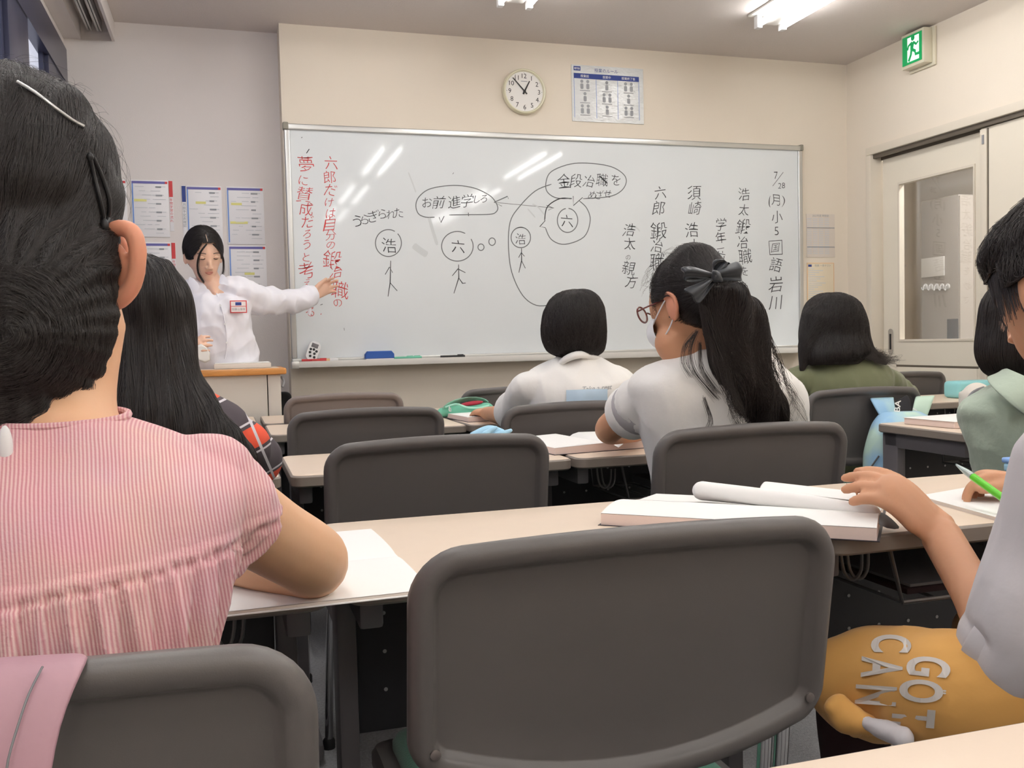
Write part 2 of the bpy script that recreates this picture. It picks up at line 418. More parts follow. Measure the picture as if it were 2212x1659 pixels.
def folds(scale=14, amp=.004, stretch=(1, 1, .5), seed=0):
    def f(co, n):
        p = Vector((co.x*scale*stretch[0] + seed, co.y*scale*stretch[1], co.z*scale*stretch[2]))
        a = noise.noise(p); b = noise.noise(p * 2.3 + Vector((3, 1, 7)))
        return amp * ((1 - abs(a) * 2.2) * .8 + b * .5)
    return f
def keep(g, pred):
    """keep faces whose centre passes pred"""
    V, F = g; F2 = [f for f in F if pred(V[list(f)].mean(0))]
    used = sorted({i for f in F2 for i in f}); mp = {a: b for b, a in enumerate(used)}
    return (V[used], [tuple(mp[i] for i in f) for f in F2])

def thing(name, label, cat, loc=(0, 0, 0), group=None):
    o = bpy.data.objects.new(name, None); COL.objects.link(o); o.location = loc; o.empty_display_size = .1
    o['label'] = label; o['category'] = cat
    if group: o['group'] = group
    return o
def tag(o, label, cat, group=None):
    o['label'] = label; o['category'] = cat
    if group: o['group'] = group
    return o
def struct(name, g, m, smooth=False, parent=None):
    o = obj(name, g, m, parent, smooth)
    if parent is None: o['kind'] = 'structure'
    return o
def dup(root, loc, label=None, group=None, rz=None):
    r = root.copy(); COL.objects.link(r); r.location = loc
    if rz is not None: r.rotation_euler = (0, 0, rz)
    if label: r['label'] = label
    if group: r['group'] = group
    for ch in list(root.children):
        c = ch.copy(); COL.objects.link(c); c.parent = r
        for g in ch.children:
            d = g.copy(); COL.objects.link(d); d.parent = c
    return r
def text_geo(s, size, offset=0.0, res=3):
    cu = bpy.data.curves.new('t', 'FONT'); cu.body = s; cu.size = size; cu.align_x = 'CENTER'; cu.align_y = 'CENTER'; cu.offset = offset; cu.resolution_u = res
    o = bpy.data.objects.new('t', cu); COL.objects.link(o); bpy.context.view_layer.update()
    me = bpy.data.meshes.new_from_object(o.evaluated_get(bpy.context.evaluated_depsgraph_get()))
    v = np.empty(len(me.vertices)*3); me.vertices.foreach_get('co', v); v = v.reshape(-1, 3); f = [tuple(p.vertices) for p in me.polygons]
    bpy.data.objects.remove(o); bpy.data.curves.remove(cu); bpy.data.meshes.remove(me)
    if len(v):                                      # centre on its ink
        lo, hi = v.min(0), v.max(0); v = v - np.array([(lo[0]+hi[0])/2, (lo[1]+hi[1])/2, 0])
    return (v, f)
def on_wall(g, c, u=(1, 0, 0), v=(0, 0, 1), rot=0, shear=0):
    """place flat x,y geometry on a plane through c spanned by u, v"""
    c = np.array(c[:]); u = np.array(u, float); v = np.array(v, float); P = g[0]; cr, sr = math.cos(rot), math.sin(rot)
    x = P[:, 0] + shear * P[:, 1]; y = P[:, 1]; X = x*cr - y*sr; Yy = x*sr + y*cr
    return (c + X[:, None]*u + Yy[:, None]*v, g[1])
def ribbon(pts, wd, nrm=(0, -1, 0), k=5):
    """flat stroke of width wd through pts lying in a plane with normal nrm"""
    A = catmull([tuple(p) for p in pts], k) if k > 1 else np.array([tuple(p) for p in pts], float)
    N = np.array(nrm, float); V, F = [], []; n = len(A)
    for i in range(n):
        t = A[min(i+1, n-1)] - A[max(i-1, 0)]; s = np.cross(t, N); s /= (np.linalg.norm(s) + 1e-12)
        q = wd * (.5 if 0 < i < n-1 else .3); V += [A[i] + s*q, A[i] - s*q]
    for i in range(n-1): F.append((2*i, 2*i+1, 2*i+3, 2*i+2))
    return G(V, F)
def rect_wall(x0, x1, z0, z1, y, t=.0006):
    return box((x0, y - t, z0), (x1, y, z1))

# hair strands that follow a surface
def strands(name, gsurf, parent, n=2500, length=.12, steps=10, dirfn=None, off=(.0005, .004), r=.0003, m='strand', rootfn=None, wav=.25, lift=0.0):
    V, F = gsurf; bvh = BVHTree.FromPolygons([tuple(v) for v in V], F)
    areas = np.array([np.linalg.norm(np.cross(V[f[1]]-V[f[0]], V[f[2]]-V[f[0]])) for f in F]); P = areas / areas.sum()
    pos = []; cnt = 0; tries = 0
    while cnt < n and tries < 30:
        tries += 1
        for fi in rng.choice(len(F), n, p=P):
            f = F[fi]; wts = rng.dirichlet([1]*len(f)); p = Vector((V[list(f)] * wts[:, None]).sum(0))
            if rootfn and not rootfn(p): continue
            o0 = rng.uniform(*off); ln = length * rng.uniform(.6, 1.15) / steps; ph = rng.uniform(0, 6.28); line = []; jit = Vector(rng.normal(0, wav, 3))
            loc, nr, _, _ = bvh.find_nearest(p)
            for s in range(steps):
                line.append(loc + nr * (o0 + lift * (s/steps) ** 2))
                d = Vector(dirfn(loc, nr)) + jit * (.6 + .4*math.sin(ph + s*.9)); d = d - nr * d.dot(nr)
                if d.length < 1e-6: d = Vector((0, 0, -1))
                q = loc + d.normalized() * ln; h = bvh.find_nearest(q)
                if h[0] is None: break
                loc, nr = h[0], (h[1] if h[1].dot(nr) > -.2 else nr)
            if len(line) == steps:
                pos.append(line); cnt += 1
                if cnt >= n: break
    return curves_obj(name, pos, parent, r, m)
def curves_obj(name, lines, parent, r=.0003, m='strand'):
    c = bpy.data.hair_curves.new(name); c.add_curves([len(l) for l in lines])
    flat = np.array([p[:] for l in lines for p in l], dtype=np.float32).ravel()
    c.attributes['position'].data.foreach_set('vector', flat) if 'position' in c.attributes else c.position_data.foreach_set('vector', flat)
    rad = np.concatenate([np.linspace(r, r*.45, len(l)) for l in lines]).astype(np.float32)
    a = c.attributes.get('radius') or c.attributes.new('radius', 'FLOAT', 'POINT'); a.data.foreach_set('value', rad)
    c.materials.append(M[m]); o = bpy.data.objects.new(name, c); COL.objects.link(o); o['kind'] = 'stuff'
    if parent is not None:
        o.parent = parent; q = parent; off = Vector((0, 0, 0))
        while q is not None: off += q.location; q = q.parent
        o.location = -off
    return o

# ================================================================ the room
YF, YR, XL, XR, ZC, YB = 4.90, 5.06, -0.695, 3.656, 2.62, -2.4
struct('floor', box((XL-.04, YB, -.1), (XR+2.2, YR+.3, 0)), 'carpet')
struct('ceiling', box((XL-.04, YB, ZC), (XR+.12, YR+.3, ZC+.1)), 'ceiling')
struct('wall_front', box((.318, YF, 0), (XR+.12, YR+.2, ZC)), 'wall')
struct('wall_front_left', box((XL-.0, YR, 0), (.318, YR+.2, ZC)), 'wall_daylight_tint')
struct('wall_back', box((XL-.3, YB-.1, 0), (XR+.12, YB, ZC)), 'wall')
D0, D1, D2, DT = 4.66, 3.835, 2.93, 2.035           # door opening along the right wall and its height
struct('wall_right', join(box((XR, D0+.02, 0), (XR+.12, YF, ZC)), box((XR, D2-.01, DT+.02), (XR+.12, D0+.02, ZC)), box((XR, YB, 0), (XR+.12, D2-.01, ZC))), 'wall')
struct('baseboard_right', box((XR-.008, D0+.05, 0), (XR, YF-.001, .06)), 'steel_dark')
struct('baseboard_front', box((.33, YF-.008, 0), (XR-.01, YF, .06)), 'steel_dark')
# window wall on the left
WZ0, WZ1, WY0, WY1 = .85, 2.30, .6, 4.985
struct('wall_left', join(box((XL-.04, YB, 0), (XL, YR, WZ0)), box((XL-.04, YB, 2.47), (XL, YR, ZC)), box((XL-.04, YB, WZ0), (XL, WY0, 2.47))), 'wall_daylight_tint')
wn = struct('window_1', join(box((XL-.035, WY0, WZ1), (XL+.012, YR, 2.47)), box((XL-.035, WY0, WZ0), (XL+.012, YR, WZ0+.07)), box((XL-.035, WY1, WZ0+.07), (XL+.010, YR-.001, WZ1))), 'frame_dark')
ys = [4.56, 3.74, 2.72, 1.70, .68]
for k in range(len(ys)):
    y0 = ys[k]; wd = .37 if k == 1 else (.42 if k == 0 else .12)
    obj('mullion', join(bbox((XL-.034, y0, WZ0+.06), (XL+.006, y0+wd, WZ1+.01), .004), box((XL-.03, y0-.03, WZ0+.06), (XL-.012, y0, WZ1))), 'frame_dark', wn)
for k in range(4):
    obj('pane', box((XL-.026, ys[k+1]+(.37 if k == 0 else .12), WZ0+.07), (XL-.022, ys[k]-.03, WZ1)), 'glass', wn)
# neighbouring facade outside the window
far = struct('wall_outside', join(box((-3.4, 1.0, -3), (-3.2, 12, 2.95)), box((-3.4, 1.0, 2.95), (-2.9, 12, 3.1))), mat('pale facade outside', '#d3d6ee', .8))
# curtain box with rails below the ceiling
struct('trim_1', join(box((XL, YB, 2.524), (-.616, YR, ZC)), box((-.476, YB, 2.524), (-.462, YR, ZC))), 'wall_daylight_tint')
for x in (-.572, -.528):
    struct('trim_2' if x < -.55 else 'trim_3', join(box((x-.012, YB, 2.562), (x-.002, YR-.02, 2.61)), box((x+.002, YB, 2.562), (x+.010, YR-.02, 2.61)), box((x-.012, YB, 2.60), (x+.010, YR-.02, ZC))), 'alu')

# sliding doors in the right wall
struct('trim_4', join(bbox((XR-.018, D2-.04, DT), (XR+.10, D0+.045, DT+.045), .004), bbox((XR-.018, D0, 0), (XR+.10, D0+.045, DT), .004), bbox((XR-.018, D2-.04, 0), (XR+.10, D2, DT), .004)), 'door_frame', True)
struct('trim_5', join(box((XR+.0, D2, DT-.022), (XR+.02, D0, DT)), box((XR+.055, D2, DT-.03), (XR+.065, D0, DT))), 'door_gap')
struct('trim_6', box((XR+.0, D2, 0), (XR+.09, D0, .012)), 'door_gap')
def door_panel(name, y0, y1, x, win):
    t = .03; z1 = DT-.024
    if win:
        a0, a1, b0, b1 = win
        g = join(box((x, y0, .015), (x+t, a0, z1)), box((x, a1, .015), (x+t, y1, z1)), box((x, a0, .015), (x+t, a1, b0)), box((x, a0, b1), (x+t, a1, z1)))
    else: g = bbox((x, y0, .015), (x+t, y1, z1), .002)
    return struct(name, g, 'door')
d1 = door_panel('door_1', D1+.0, D0-.012, XR+.058, (3.951, 4.506, .957, 1.84))
obj('window_bead', join(*[box((XR+.052, a, c), (XR+.058, b, d)) for a, b, c, d in ((3.94, 3.951, .957, 1.84), (4.506, 4.517, .957, 1.84), (3.94, 4.517, .945, .957), (3.94, 4.517, 1.84, 1.852))]), 'door_frame', d1)
obj('pane', box((XR+.070, 3.951, .957), (XR+.074, 4.506, 1.84)), 'glass', d1)
obj('lower_panel', join(bbox((XR+.0555, 3.93, .10), (XR+.0582, 4.53, .80), .002), ), 'door', d1)
obj('panel_groove', box((XR+.0565, 3.92, .80), (XR+.0585, 4.54, .812)), 'door_gap', d1)
hy = atx(1904, 740, XR+.05)
h = disc_stack((0, 0, 0), (1, 0, 0), [(.001, -.003), (.02, -.003), (.02, 0), (.012, 0), (.012, .004), (.001, .004)], 20, u=(0, 0, 1))
hp = h[0].copy(); hp[:, 2] = np.where(hp[:, 2] > 0, hp[:, 2]+.055, hp[:, 2]-.055)
obj('recessed_handle', (hp + np.array([XR+.056, 4.585, .945]), h[1]), 'chrome', d1)
obj('handle_slot', bbox((XR+.0515, 4.578, .90), (XR+.0535, 4.592, .99), .0008), 'black', d1)
d2 = door_panel('door_2', D2, D1+.03, XR+.022, None)
obj('edge_strip', join(bbox((XR+.014, D1-.012, .015), (XR+.0219, D1+.03, DT-.03), .002)), 'door_frame', d2)
obj('seam', box((XR+.0195, D1-.02, .02), (XR+.0215, D1-.014, DT-.03)), 'door_gap', d2)
obj('latch', box((XR+.010, D1+.002, 1.93), (XR+.0139, D1+.014, 1.975)), 'steel_mid', d2)
# corridor behind the door with a cabinet, notice and hooks
struct('wall_corridor', join(box((XR+2.1, 1.5, 0), (XR+2.2, 8.2, ZC)), box((XR+.12, 8.0, 0), (XR+2.2, 8.2, ZC)), box((XR+.12, YR+.2, 0), (XR+.2, 8.0, ZC)), box((XR+.12, 1.4, 0), (XR+2.2, 1.5, ZC)), box((XR, YR+.3, -.1), (XR+2.2, 8.2, 0))), 'wall')
struct('ceiling_corridor', box((XR+.12, 1.4, ZC), (XR+2.2, 8.2, ZC+.1)), 'ceiling')
XC = 4.75
c0 = atx(1990, 436, XC); c1 = atx(2070, 432, XC)
cz = c0.z
cb = thing('steel_cabinet', 'tall grey steel cabinet seen through the glass of the sliding door', 'cabinet', (XC+.2, c0.y, 0))
obj('cabinet_body', bbox((XC, c1.y, 0), (XC+.45, c0.y, cz), .004), 'cabinet', cb)
obj('cabinet_side_panel', bbox((XC+.002, c1.y-.014, 0), (XC+.45, c1.y-.001, cz-.01), .002), 'cabinet_side', cb)
obj('label_holder', bbox((XC-.006, c1.y-.0, .93), (XC-.001, c1.y+.10, 1.08), .002), 'steel_dark', cb)
pa, pb = atx(1992, 600, XC), atx(2041, 553, XC)
tag(obj('notice', bbox((XC-.008, pb.y, pa.z), (XC-.002, pa.y, pb.z), .001), 'paper'), 'white notice stuck on the steel cabinet behind the door glass', 'notice')
for k in range(5):
    q = atx(2000+k*12, 622, XC)
    hk = disc_stack((XC-.001, q.y, q.z+.01), (-1, 0, 0), [(.02, 0), (.021, .004), (.017, .008), (.001, .009)], 14, u=(0, 0, 1))
    o = obj('adhesive_hook', join(hk, tube([(XC-.008, q.y, q.z+.02), (XC-.02, q.y, q.z+.012), (XC-.022, q.y, q.z-.014), (XC-.034, q.y, q.z-.008), (XC-.036, q.y, q.z+.005)], .004, 8, 3)), 'white_plastic')
    tag(o, ('leftmost', 'second', 'middle', 'fourth', 'rightmost')[k] + ' white round hook of five on the cabinet behind the door glass', 'hook', 'hooks on the corridor cabinet')

# ---------------------------------------------------------------- ceiling lights: two rows of twin tube fixtures, plus an unseen row added by the window
def light_fixture(xc, y0, y1, label):
    t = thing('ceiling_light', label, 'light', (xc, (y0+y1)/2, ZC), 'twin tube ceiling lights')
    obj('housing', join(bbox((xc-.11, y0-.02, ZC-.012), (xc+.11, y1+.02, ZC-.0005), .003), xf(bbox((-.045, y0, -.022), (.045, y1, .02), .01), T(xc, 0, ZC-.03))), 'white_metal', t)
    for s in (-1, 1):
        obj('fluorescent_tube', tube([(xc+s*.07, y0+.03, ZC-.055), (xc+s*.07, y1-.03, ZC-.055)], .0145, 12), 'tube', t)
        for y in (y0+.01, y1-.01):
            obj('lamp_holder', bbox((xc+s*.07-.014, y-.018, ZC-.076), (xc+s*.07+.014, y+.018, ZC-.012), .004), 'white_plastic', t)
names = {0: 'nearest the whiteboard', 1: 'over the middle of the room', 2: 'above the camera', 3: 'at the back of the room'}
for xc, side in ((1.345, 'middle row'), (2.70, 'right row'), (-.03, 'added unseen window row')):  # window row is out of view, added to brighten the left wall
    for k, (a, b) in enumerate(((2.98, 4.23), (1.06, 2.33), (-.76, .49), (-2.3, -1.1))):
        light_fixture(xc, a, b, 'twin tube white ceiling light in the %s, %s' % (side, names[k]))
# corridor lamp
ct = thing('corridor_light', 'bright ceiling light in the corridor beyond the sliding door', 'light', (4.4, 3.85, ZC))
obj('housing', bbox((4.28, 3.2, ZC-.03), (4.52, 4.5, ZC-.001), .004), 'white_metal', ct)
obj('fluorescent_tube', join(tube([(4.34, 3.25, ZC-.05), (4.34, 4.45, ZC-.05)], .0145, 12), tube([(4.46, 3.25, ZC-.05), (4.46, 4.45, ZC-.05)], .0145, 12)), 'corridor_tube', ct)

# ================================================================ front wall things
WBY = YF - .022
WL, WR, WB_, WT = .324, 3.322, .918, 2.118
wb = thing('whiteboard', 'large wall whiteboard covered in black and red handwriting', 'whiteboard', ((WL+WR)/2, YF, WB_))
obj('writing_surface', box((WL+.02, WBY, WB_+.02), (WR-.02, YF-.002, WT-.02)), 'board', wb)
for nm, a, b in (('frame_rail', (WL, WT-.03), (WR, WT)), ('frame_rail', (WL, WB_), (WR, WB_+.02)), ('frame_rail', (WL, WB_+.02), (WL+.028, WT-.03)), ('frame_rail', (WR-.028, WB_+.02), (WR, WT-.03))):
    obj(nm, bbox((a[0], YF-.034, a[1]), (b[0], YF-.001, b[1]), .006, 3), 'alu', wb)
for x in (WL, WR):
    obj('corner_cap', bbox((x-.016 if x > 1 else x-.006, YF-.038, WT-.03), (x+.006 if x > 1 else x+.022, YF, WT+.006), .006, 3), 'corner', wb)
TZ = WB_ + .004
obj('pen_tray', join(bbox((WL, YF-.115, TZ-.012), (WR, YF-.02, TZ-.004), .003), bbox((WL, YF-.118, TZ-.030), (WR, YF-.104, TZ+.002), .005), ), 'white_metal', wb)
obj('tray_end_cap', bbox((WL-.008, YF-.120, TZ-.034), (WL+.03, YF-.03, TZ+.004), .006), 'alu', wb)
BY = WBY - .0006
def bp(px, py): return at(px, py, BY)
def glyph(ch, px, py, size, rot=0, shear=.10, off=-.010, sx=1.0):
    """a handwritten character centred on the board point seen at px, py; size in photo pixels"""
    c = bp(px, py); s = size * mpx(c) * 1.12
    g = text_geo(ch, s, off * s)
    v = g[0].copy()
    if not len(v): return g
    v[:, 0] *= sx
    ph = (px * 7.3 + py * 3.1)
    v[:, 1] += s * .045 * np.sin(v[:, 0] / s * 5 + ph); rot = rot + .07*math.sin(ph*2.1); v[:, 0] += s * .05 * np.sin(v[:, 1] / s * 4.3 + ph * 1.7)   # unsteady hand
    return on_wall((v, g[1]), c, rot=rot, shear=shear)
def line_of(name, chars, m, **kw):
    obj(name, join(*[glyph(*c, **kw) if len(c) < 5 else glyph(*c[:4], rot=c[4], **kw) for c in chars]), m, wb, smooth=False)
line_of('handwriting', [('夢',661,354,33,.1),('に',656,390,22),('賛',658,420,33),('成',662,451,28),('だ',664,479,27),('ろ',664,506,20),('う',662,529,22),('と',662,556,20),('考',662,583,34,.1),('え',664,611,18),('る',671,673,22)], 'ink_red')
line_of('handwriting', [('六',715,352,27),('郎',712,383,27),('だ',714,411,26),('け',712,437,20),('は',715,461,22),('自',712,484,30),('分',714,508,22),('の',715,529,19),('鍛',719,560,38),('冶',725,587,26),('職',735,627,36,-.1),('の',729,654,20,.2)], 'ink_red')
line_of('handwriting', [('う',772,479,27),('ら',789,474,22),('ぎ',807,467,26,.1),('ら',827,463,22),('れ',844,463,20),('た',861,460,21)], 'ink')
line_of('handwriting', [('お',923,437,23),('前',948,437,27),('進',981,436,27),('学',1009,433,27),('し',1031,430,18),('ろ',1046,429,18)], 'ink')
for ch, x, y, s in (('浩',841,530,31),('六',990,532,29),('浩',1125,516,23),('六',1225,477,27)):
    line_of('handwriting', [(ch,x,y,s)], 'ink')
line_of('handwriting', [('金',1219,391,29),('段',1244,391,28),('冶',1272,392,25),('職',1301,389,27),('を',1330,388,24)], 'ink')
line_of('handwriting', [('め',1279,422,19),('ざ',1295,420,19),('せ',1313,419,18)], 'ink')
line_of('handwriting', [('浩',1359,497,27),('太',1360,526,26),('の',1357,556,12),('親',1359,579,29),('方',1364,608,27)], 'ink')
line_of('handwriting', [('六',1426,416,27),('郎',1423,450,30),('鍛',1422,498,37),('冶',1420,532,27),('職',1420,564,34),('人',1420,600,28)], 'ink')
line_of('handwriting', [('須',1500,416,31),('崎',1501,450,29),('浩',1495,497,31),('太',1498,531,28)], 'ink')
line_of('handwriting', [('学',1557,484,26),('年',1557,513,25),('一',1557,537,18),('位',1557,556,26)], 'ink')
line_of('handwriting', [('浩',1607,419,27),('太',1607,453,24),('鍛',1605,489,32),('冶',1605,523,26),('職',1610,554,32),('を',1608,586,20),('め',1606,620,22),('ざ',1612,652,18)], 'ink')
line_of('handwriting', [('7',1676,378,20,.15),('28',1688,401,16),('(月)',1677,434,24),('小',1679,469,26),('5',1678,500,24),('国',1675,535,20),('語',1676,572,29),('岩',1675,614,33),('川',1675,654,32)], 'ink')
def stroke(pts, wpx=2.0, m='ink_thin', name='drawn_line', k=5, closed=False):
    P = [bp(*p) for p in pts]; wd = wpx * mpx(P[0]); obj(name, ribbon(P, wd, k=k), m, wb, smooth=False)
def oval(cx, cy, rx, ry, a0=0, a1=330, **kw):
    stroke([(cx + rx*math.cos(math.radians(a)), cy - ry*math.sin(math.radians(a))) for a in range(a0, a0+a1+1, 15)], **kw)
def P1(*pts): return [(600 + x/3.687, 250 + y/3.687) for x, y in pts]      # points read off a zoomed view
def P2(*pts): return [(1150 + x/3.403, 300 + y/3.403) for x, y in pts]
oval(839, 525, 28, 29, 60, 345); oval(988, 532, 34, 32, 60, 340); oval(1039, 534, 6.5, 7, 80, 360); oval(1063, 522, 7, 8, 80, 360)
oval(1125, 513, 21, 22, 80, 400); oval(1226, 476, 22, 26, 100, 350)
stroke(P1((1250,808),(1180,808),(1120,780),(1100,710),(1130,640),(1220,580),(1400,555),(1560,575),(1680,630),(1730,680),(1752,730),(1740,765),(1690,785),(1520,788),(1365,790)))
for pts in (P1((1285,808),(1300,850),(1325,800)), P1((1518,772),(1520,800)), P1((900,1155),(895,1330),(878,1440)), P1((895,1330),(952,1395)), P1((855,1265),(890,1205),(915,1250)),
            P1((1440,1185),(1442,1290),(1403,1415)), P1((1440,1290),(1472,1335),(1497,1332)), P1((1390,1275),(1435,1220),(1495,1250)),
            P1((1942,1055),(1942,1155),(1920,1250)), P1((1942,1155),(1972,1215)), P1((1918,1130),(1940,1090),(1965,1120)), P2((300,420),(302,490),(370,430)), P2((95,600),(55,645),(95,652))):
    stroke(pts, 2.2, 'ink', k=1)
stroke(P1((1725,690),(2200,735)), 1.8, k=1); stroke(P1((1838,662),(1830,642),(1722,690),(1785,720)), 2.2, k=1); stroke(P1((2140,712),(2196,736),(2155,752)), 2.2, k=1)
stroke(P1((2180,545),(2050,600),(1920,730),(1850,850),(1838,1050),(1865,1250),(1950,1430),(2060,1510),(2190,1505)))
stroke(P2((290,437),(180,435),(110,390),(100,320),(140,240),(280,185),(430,180),(580,205),(670,260),(690,320),(650,385),(560,425),(372,440)))
stroke(P2((290,440),(200,440),(110,500),(90,600)), 2.2, 'ink'); stroke(P2((95,652),(140,740),(240,775),(380,720),(425,600),(400,510),(345,455)))
stroke([(1661,541-20),(1689,541-22),(1690,549),(1663,550),(1661,521)], 2, 'ink', k=1)
stroke([(1669,402),(1692,372)], 1.6, 'ink', k=1); stroke([(1295,380),(1312,396)], 5, 'ink', k=1)
stroke([(662,331),(668,322)], 3, 'ink', k=1); stroke([(692,659),(697,657)], 2, 'ink', k=1); stroke([(693,680),(694,677)], 2, 'ink_red', k=1); stroke([(651,298),(653,296)], 2, 'ink', k=1)
stroke([(978,376),(980,373)], 2, 'ink_thin', k=1); stroke([(743,708),(744,714)], 1.6, 'ink_thin', k=1)
for pts, wd in ((P1((1205,810),(1230,900),(1270,1030)), 7), (P1((1080,1030),(1130,1070),(1190,1110)), 14), (P1((1040,450),(1075,540),(1100,610)), 3), (P2((700,640),(760,650),(790,680)), 3), (P2((0,480),(40,500),(90,560)), 3), (P1((1990,740),(2050,810)), 3)):
    stroke(pts, wd, 'smudge', 'smudge')

# things on the pen tray
def tray_at(px): return at(px, 775 - (px-630)*.027, YF-.07)
q = at(676, 758, YF-.06)
t = thing('timer', 'white and grey handheld timer leaning on the left end of the pen tray', 'timer', (q.x, YF-.06, TZ))
Rt = Matrix.Rotation(.38, 4, 'Y') @ Matrix.Rotation(-.25, 4, 'X'); B_ = Matrix.Translation((q.x, YF-.075, q.z)) @ Rt
ol = outline_rr(.062, .105, .026, 8)
obj('case', xf(inset_stack(ol, [(.004, .018), (0, .013), (0, .004), (.003, 0)], lambda x, z, d: (x, d, z-.0525)), B_), 'white_plastic', t)
obj('display', xf(bbox((-.017, -.0015, .018), (.017, .002, .040), .001), B_), 'steel_dark', t)
for (x, z) in ((-.014, .005), (.001, .008), (.016, .003), (-.013, -.012), (.010, -.012), (-.006, -.030), (.015, -.030)):
    obj('button', xf(disc_stack((x, 0, z), (0, -1, 0), [(.0065, -.001), (.0065, .0015), (.004, .0028)], 14), B_), 'black', t)
def marker(px, m, cap, label, ln=.13):
    a = at(px, 770, YF-.085); z = TZ+.005
    r = thing('marker', label, 'marker', (a.x, a.y, TZ))
    obj('barrel', tube([(a.x-ln/2, a.y, z), (a.x+ln*.18, a.y, z)], .008, 12), m, r); obj('cap', join(tube([(a.x+ln*.18, a.y, z), (a.x+ln/2, a.y, z)], [.0088, .0078], 12), box((a.x+ln*.2, a.y-.002, z+.008), (a.x+ln*.45, a.y+.002, z+.011))), cap, r)
marker(680, 'print_red', 'print_red', 'red marker lying on the pen tray under the timer'); marker(702, 'print_orange', 'white_plastic', 'thin pale red marker at the left of the pen tray')
marker(868, 'mint', 'mint', 'green marker on the pen tray right of the blue eraser'); marker(884, 'mint', 'mint', 'longer green marker on the pen tray, further right of the eraser')
marker(978, 'black', 'black', 'black marker on the pen tray in the middle of the board')
q = at(819, 765, YF-.07)
t = thing('board_eraser', 'blue foam whiteboard eraser with chamfered top on the pen tray', 'eraser', (q.x, YF-.07, TZ))
w2 = 31 * mpx(q); V = [(-w2, 0), (w2, 0), (w2, .022), (w2*.82, .038), (-w2*.82, .038), (-w2, .022)]
obj('eraser_body', xf(inset_stack(V, [(.003, .05), (0, .047), (0, .003), (.003, 0)], lambda x, z, d: (x, d, z)), T(q.x, YF-.10, TZ-.002+.008)), 'eraser_blue', t, angle=30)
obj('felt_pad', bbox((q.x-w2*.97, YF-.098, TZ-.004), (q.x+w2*.97, YF-.052, TZ+.006), .002), 'white_plastic', t)

# wall clock
q = at(1130, 200, YF); R_ = 48.5 * mpx(q)
t = thing('wall_clock', 'round ivory wall clock with black numerals above the whiteboard', 'clock', (q.x, YF, q.z))
obj('rim', disc_stack((q.x, YF, q.z), (0, -1, 0), [(R_*.97, 0), (R_, .012), (R_*.985, .030), (R_*.95, .036), (R_*.905, .034), (R_*.88, .026), (R_*.86, .022)], 56), 'clock_rim', t)
obj('dial', disc_stack((q.x, YF-.0225, q.z), (0, -1, 0), [(R_*.875, 0), (R_*.875, .0005)], 56), 'clock_face', t)
nums = []
for k in range(1, 13):
    a = PI/2 - k*PI/6; nums.append(on_wall(text_geo(str(k), R_*.29, 0), (q.x + math.cos(a)*R_*.68, YF-.0236, q.z + math.sin(a)*R_*.68)))
    tk = xf(box((R_*.80, -.0005, -.0008), (R_*.83, .0005, .0008)), Matrix.Translation((q.x, YF-.0236, q.z)) @ Matrix.Rotation(-a, 4, 'Y')); nums.append(tk)
obj('numerals', join(*nums), 'black', t, smooth=False)
def hand(ang, ln, wd, tail, y):      # clockwise degrees from 12
    a = math.radians(ang); g = join(G([(-wd*.6, 0, -tail), (wd*.6, 0, -tail), (wd*.35, 0, ln), (-wd*.35, 0, ln), (-wd*.6, .0015, -tail), (wd*.6, .0015, -tail), (wd*.35, .0015, ln), (-wd*.35, .0015, ln)], [(0,1,2,3), (7,6,5,4), (0,4,5,1), (2,6,7,3), (1,5,6,2), (0,3,7,4)]))
    return xf(g, Matrix.Translation((q.x, y, q.z)) @ Matrix.Rotation(a, 4, 'Y'))
obj('hour_hand', hand(28, R_*.52, .008, R_*.14, YF-.0265), 'black', t, smooth=False); obj('minute_hand', hand(-43, R_*.78, .006, R_*.16, YF-.0285), 'black', t, smooth=False)
obj('hub', disc_stack((q.x, YF-.024, q.z), (0, -1, 0), [(.007, 0), (.007, .006), (.003, .007)], 16), 'black', t)
obj('maker_line', box((q.x-.018, YF-.0235, q.z+R_*.43), (q.x+.018, YF-.0230, q.z+R_*.46)), 'print_grey', t)

# rules poster above the board
a, b, c = at(1238, 147, YF), at(1383, 160, YF), at(1240, 250, YF)
px0, px1, pz0, pz1 = a.x, b.x, c.z-.01, a.z+.01
t = thing('rules_poster', 'laminated classroom rules poster with three blue headed columns beside the clock', 'poster', ((px0+px1)/2, YF, pz0))
obj('sheet', bbox((px0-.012, YF-.006, pz0-.02), (px1+.015, YF-.0005, pz1+.008), .0008), 'lam', t)
pw = px1-px0; ph = pz1-pz0; yy = YF-.0066
obj('logo_box', rect_wall(px0, px0+pw*.10, pz1-ph*.085, pz1-ph*.0, yy), 'print_blue', t); obj('logo_text', on_wall(text_geo('ena', ph*.085), (px0+pw*.05, yy-.001, pz1-ph*.043)), 'paper', t, smooth=False)
obj('title', on_wall(text_geo('授業のルール', ph*.085), (px0+pw*.48, yy, pz1-ph*.06)), 'print_blue', t, smooth=False)
obj('header_band', rect_wall(px0, px1-pw*.03, pz1-ph*.235, pz1-ph*.135, yy), 'print_blue', t)
for k, s in enumerate(('授業前', '授業中', '授業終了後')):
    obj('column_title', on_wall(text_geo(s, ph*.06), (px0+pw*(.16+.325*k), yy-.001, pz1-ph*.185)), 'paper', t, smooth=False)
obj('column_rules', join(*[rect_wall(px0+pw*f, px0+pw*f+.002, pz0+.0, pz1-ph*.235, yy) for f in (0, .325, .645, .965)]), 'print_bluel', t)
ic = []
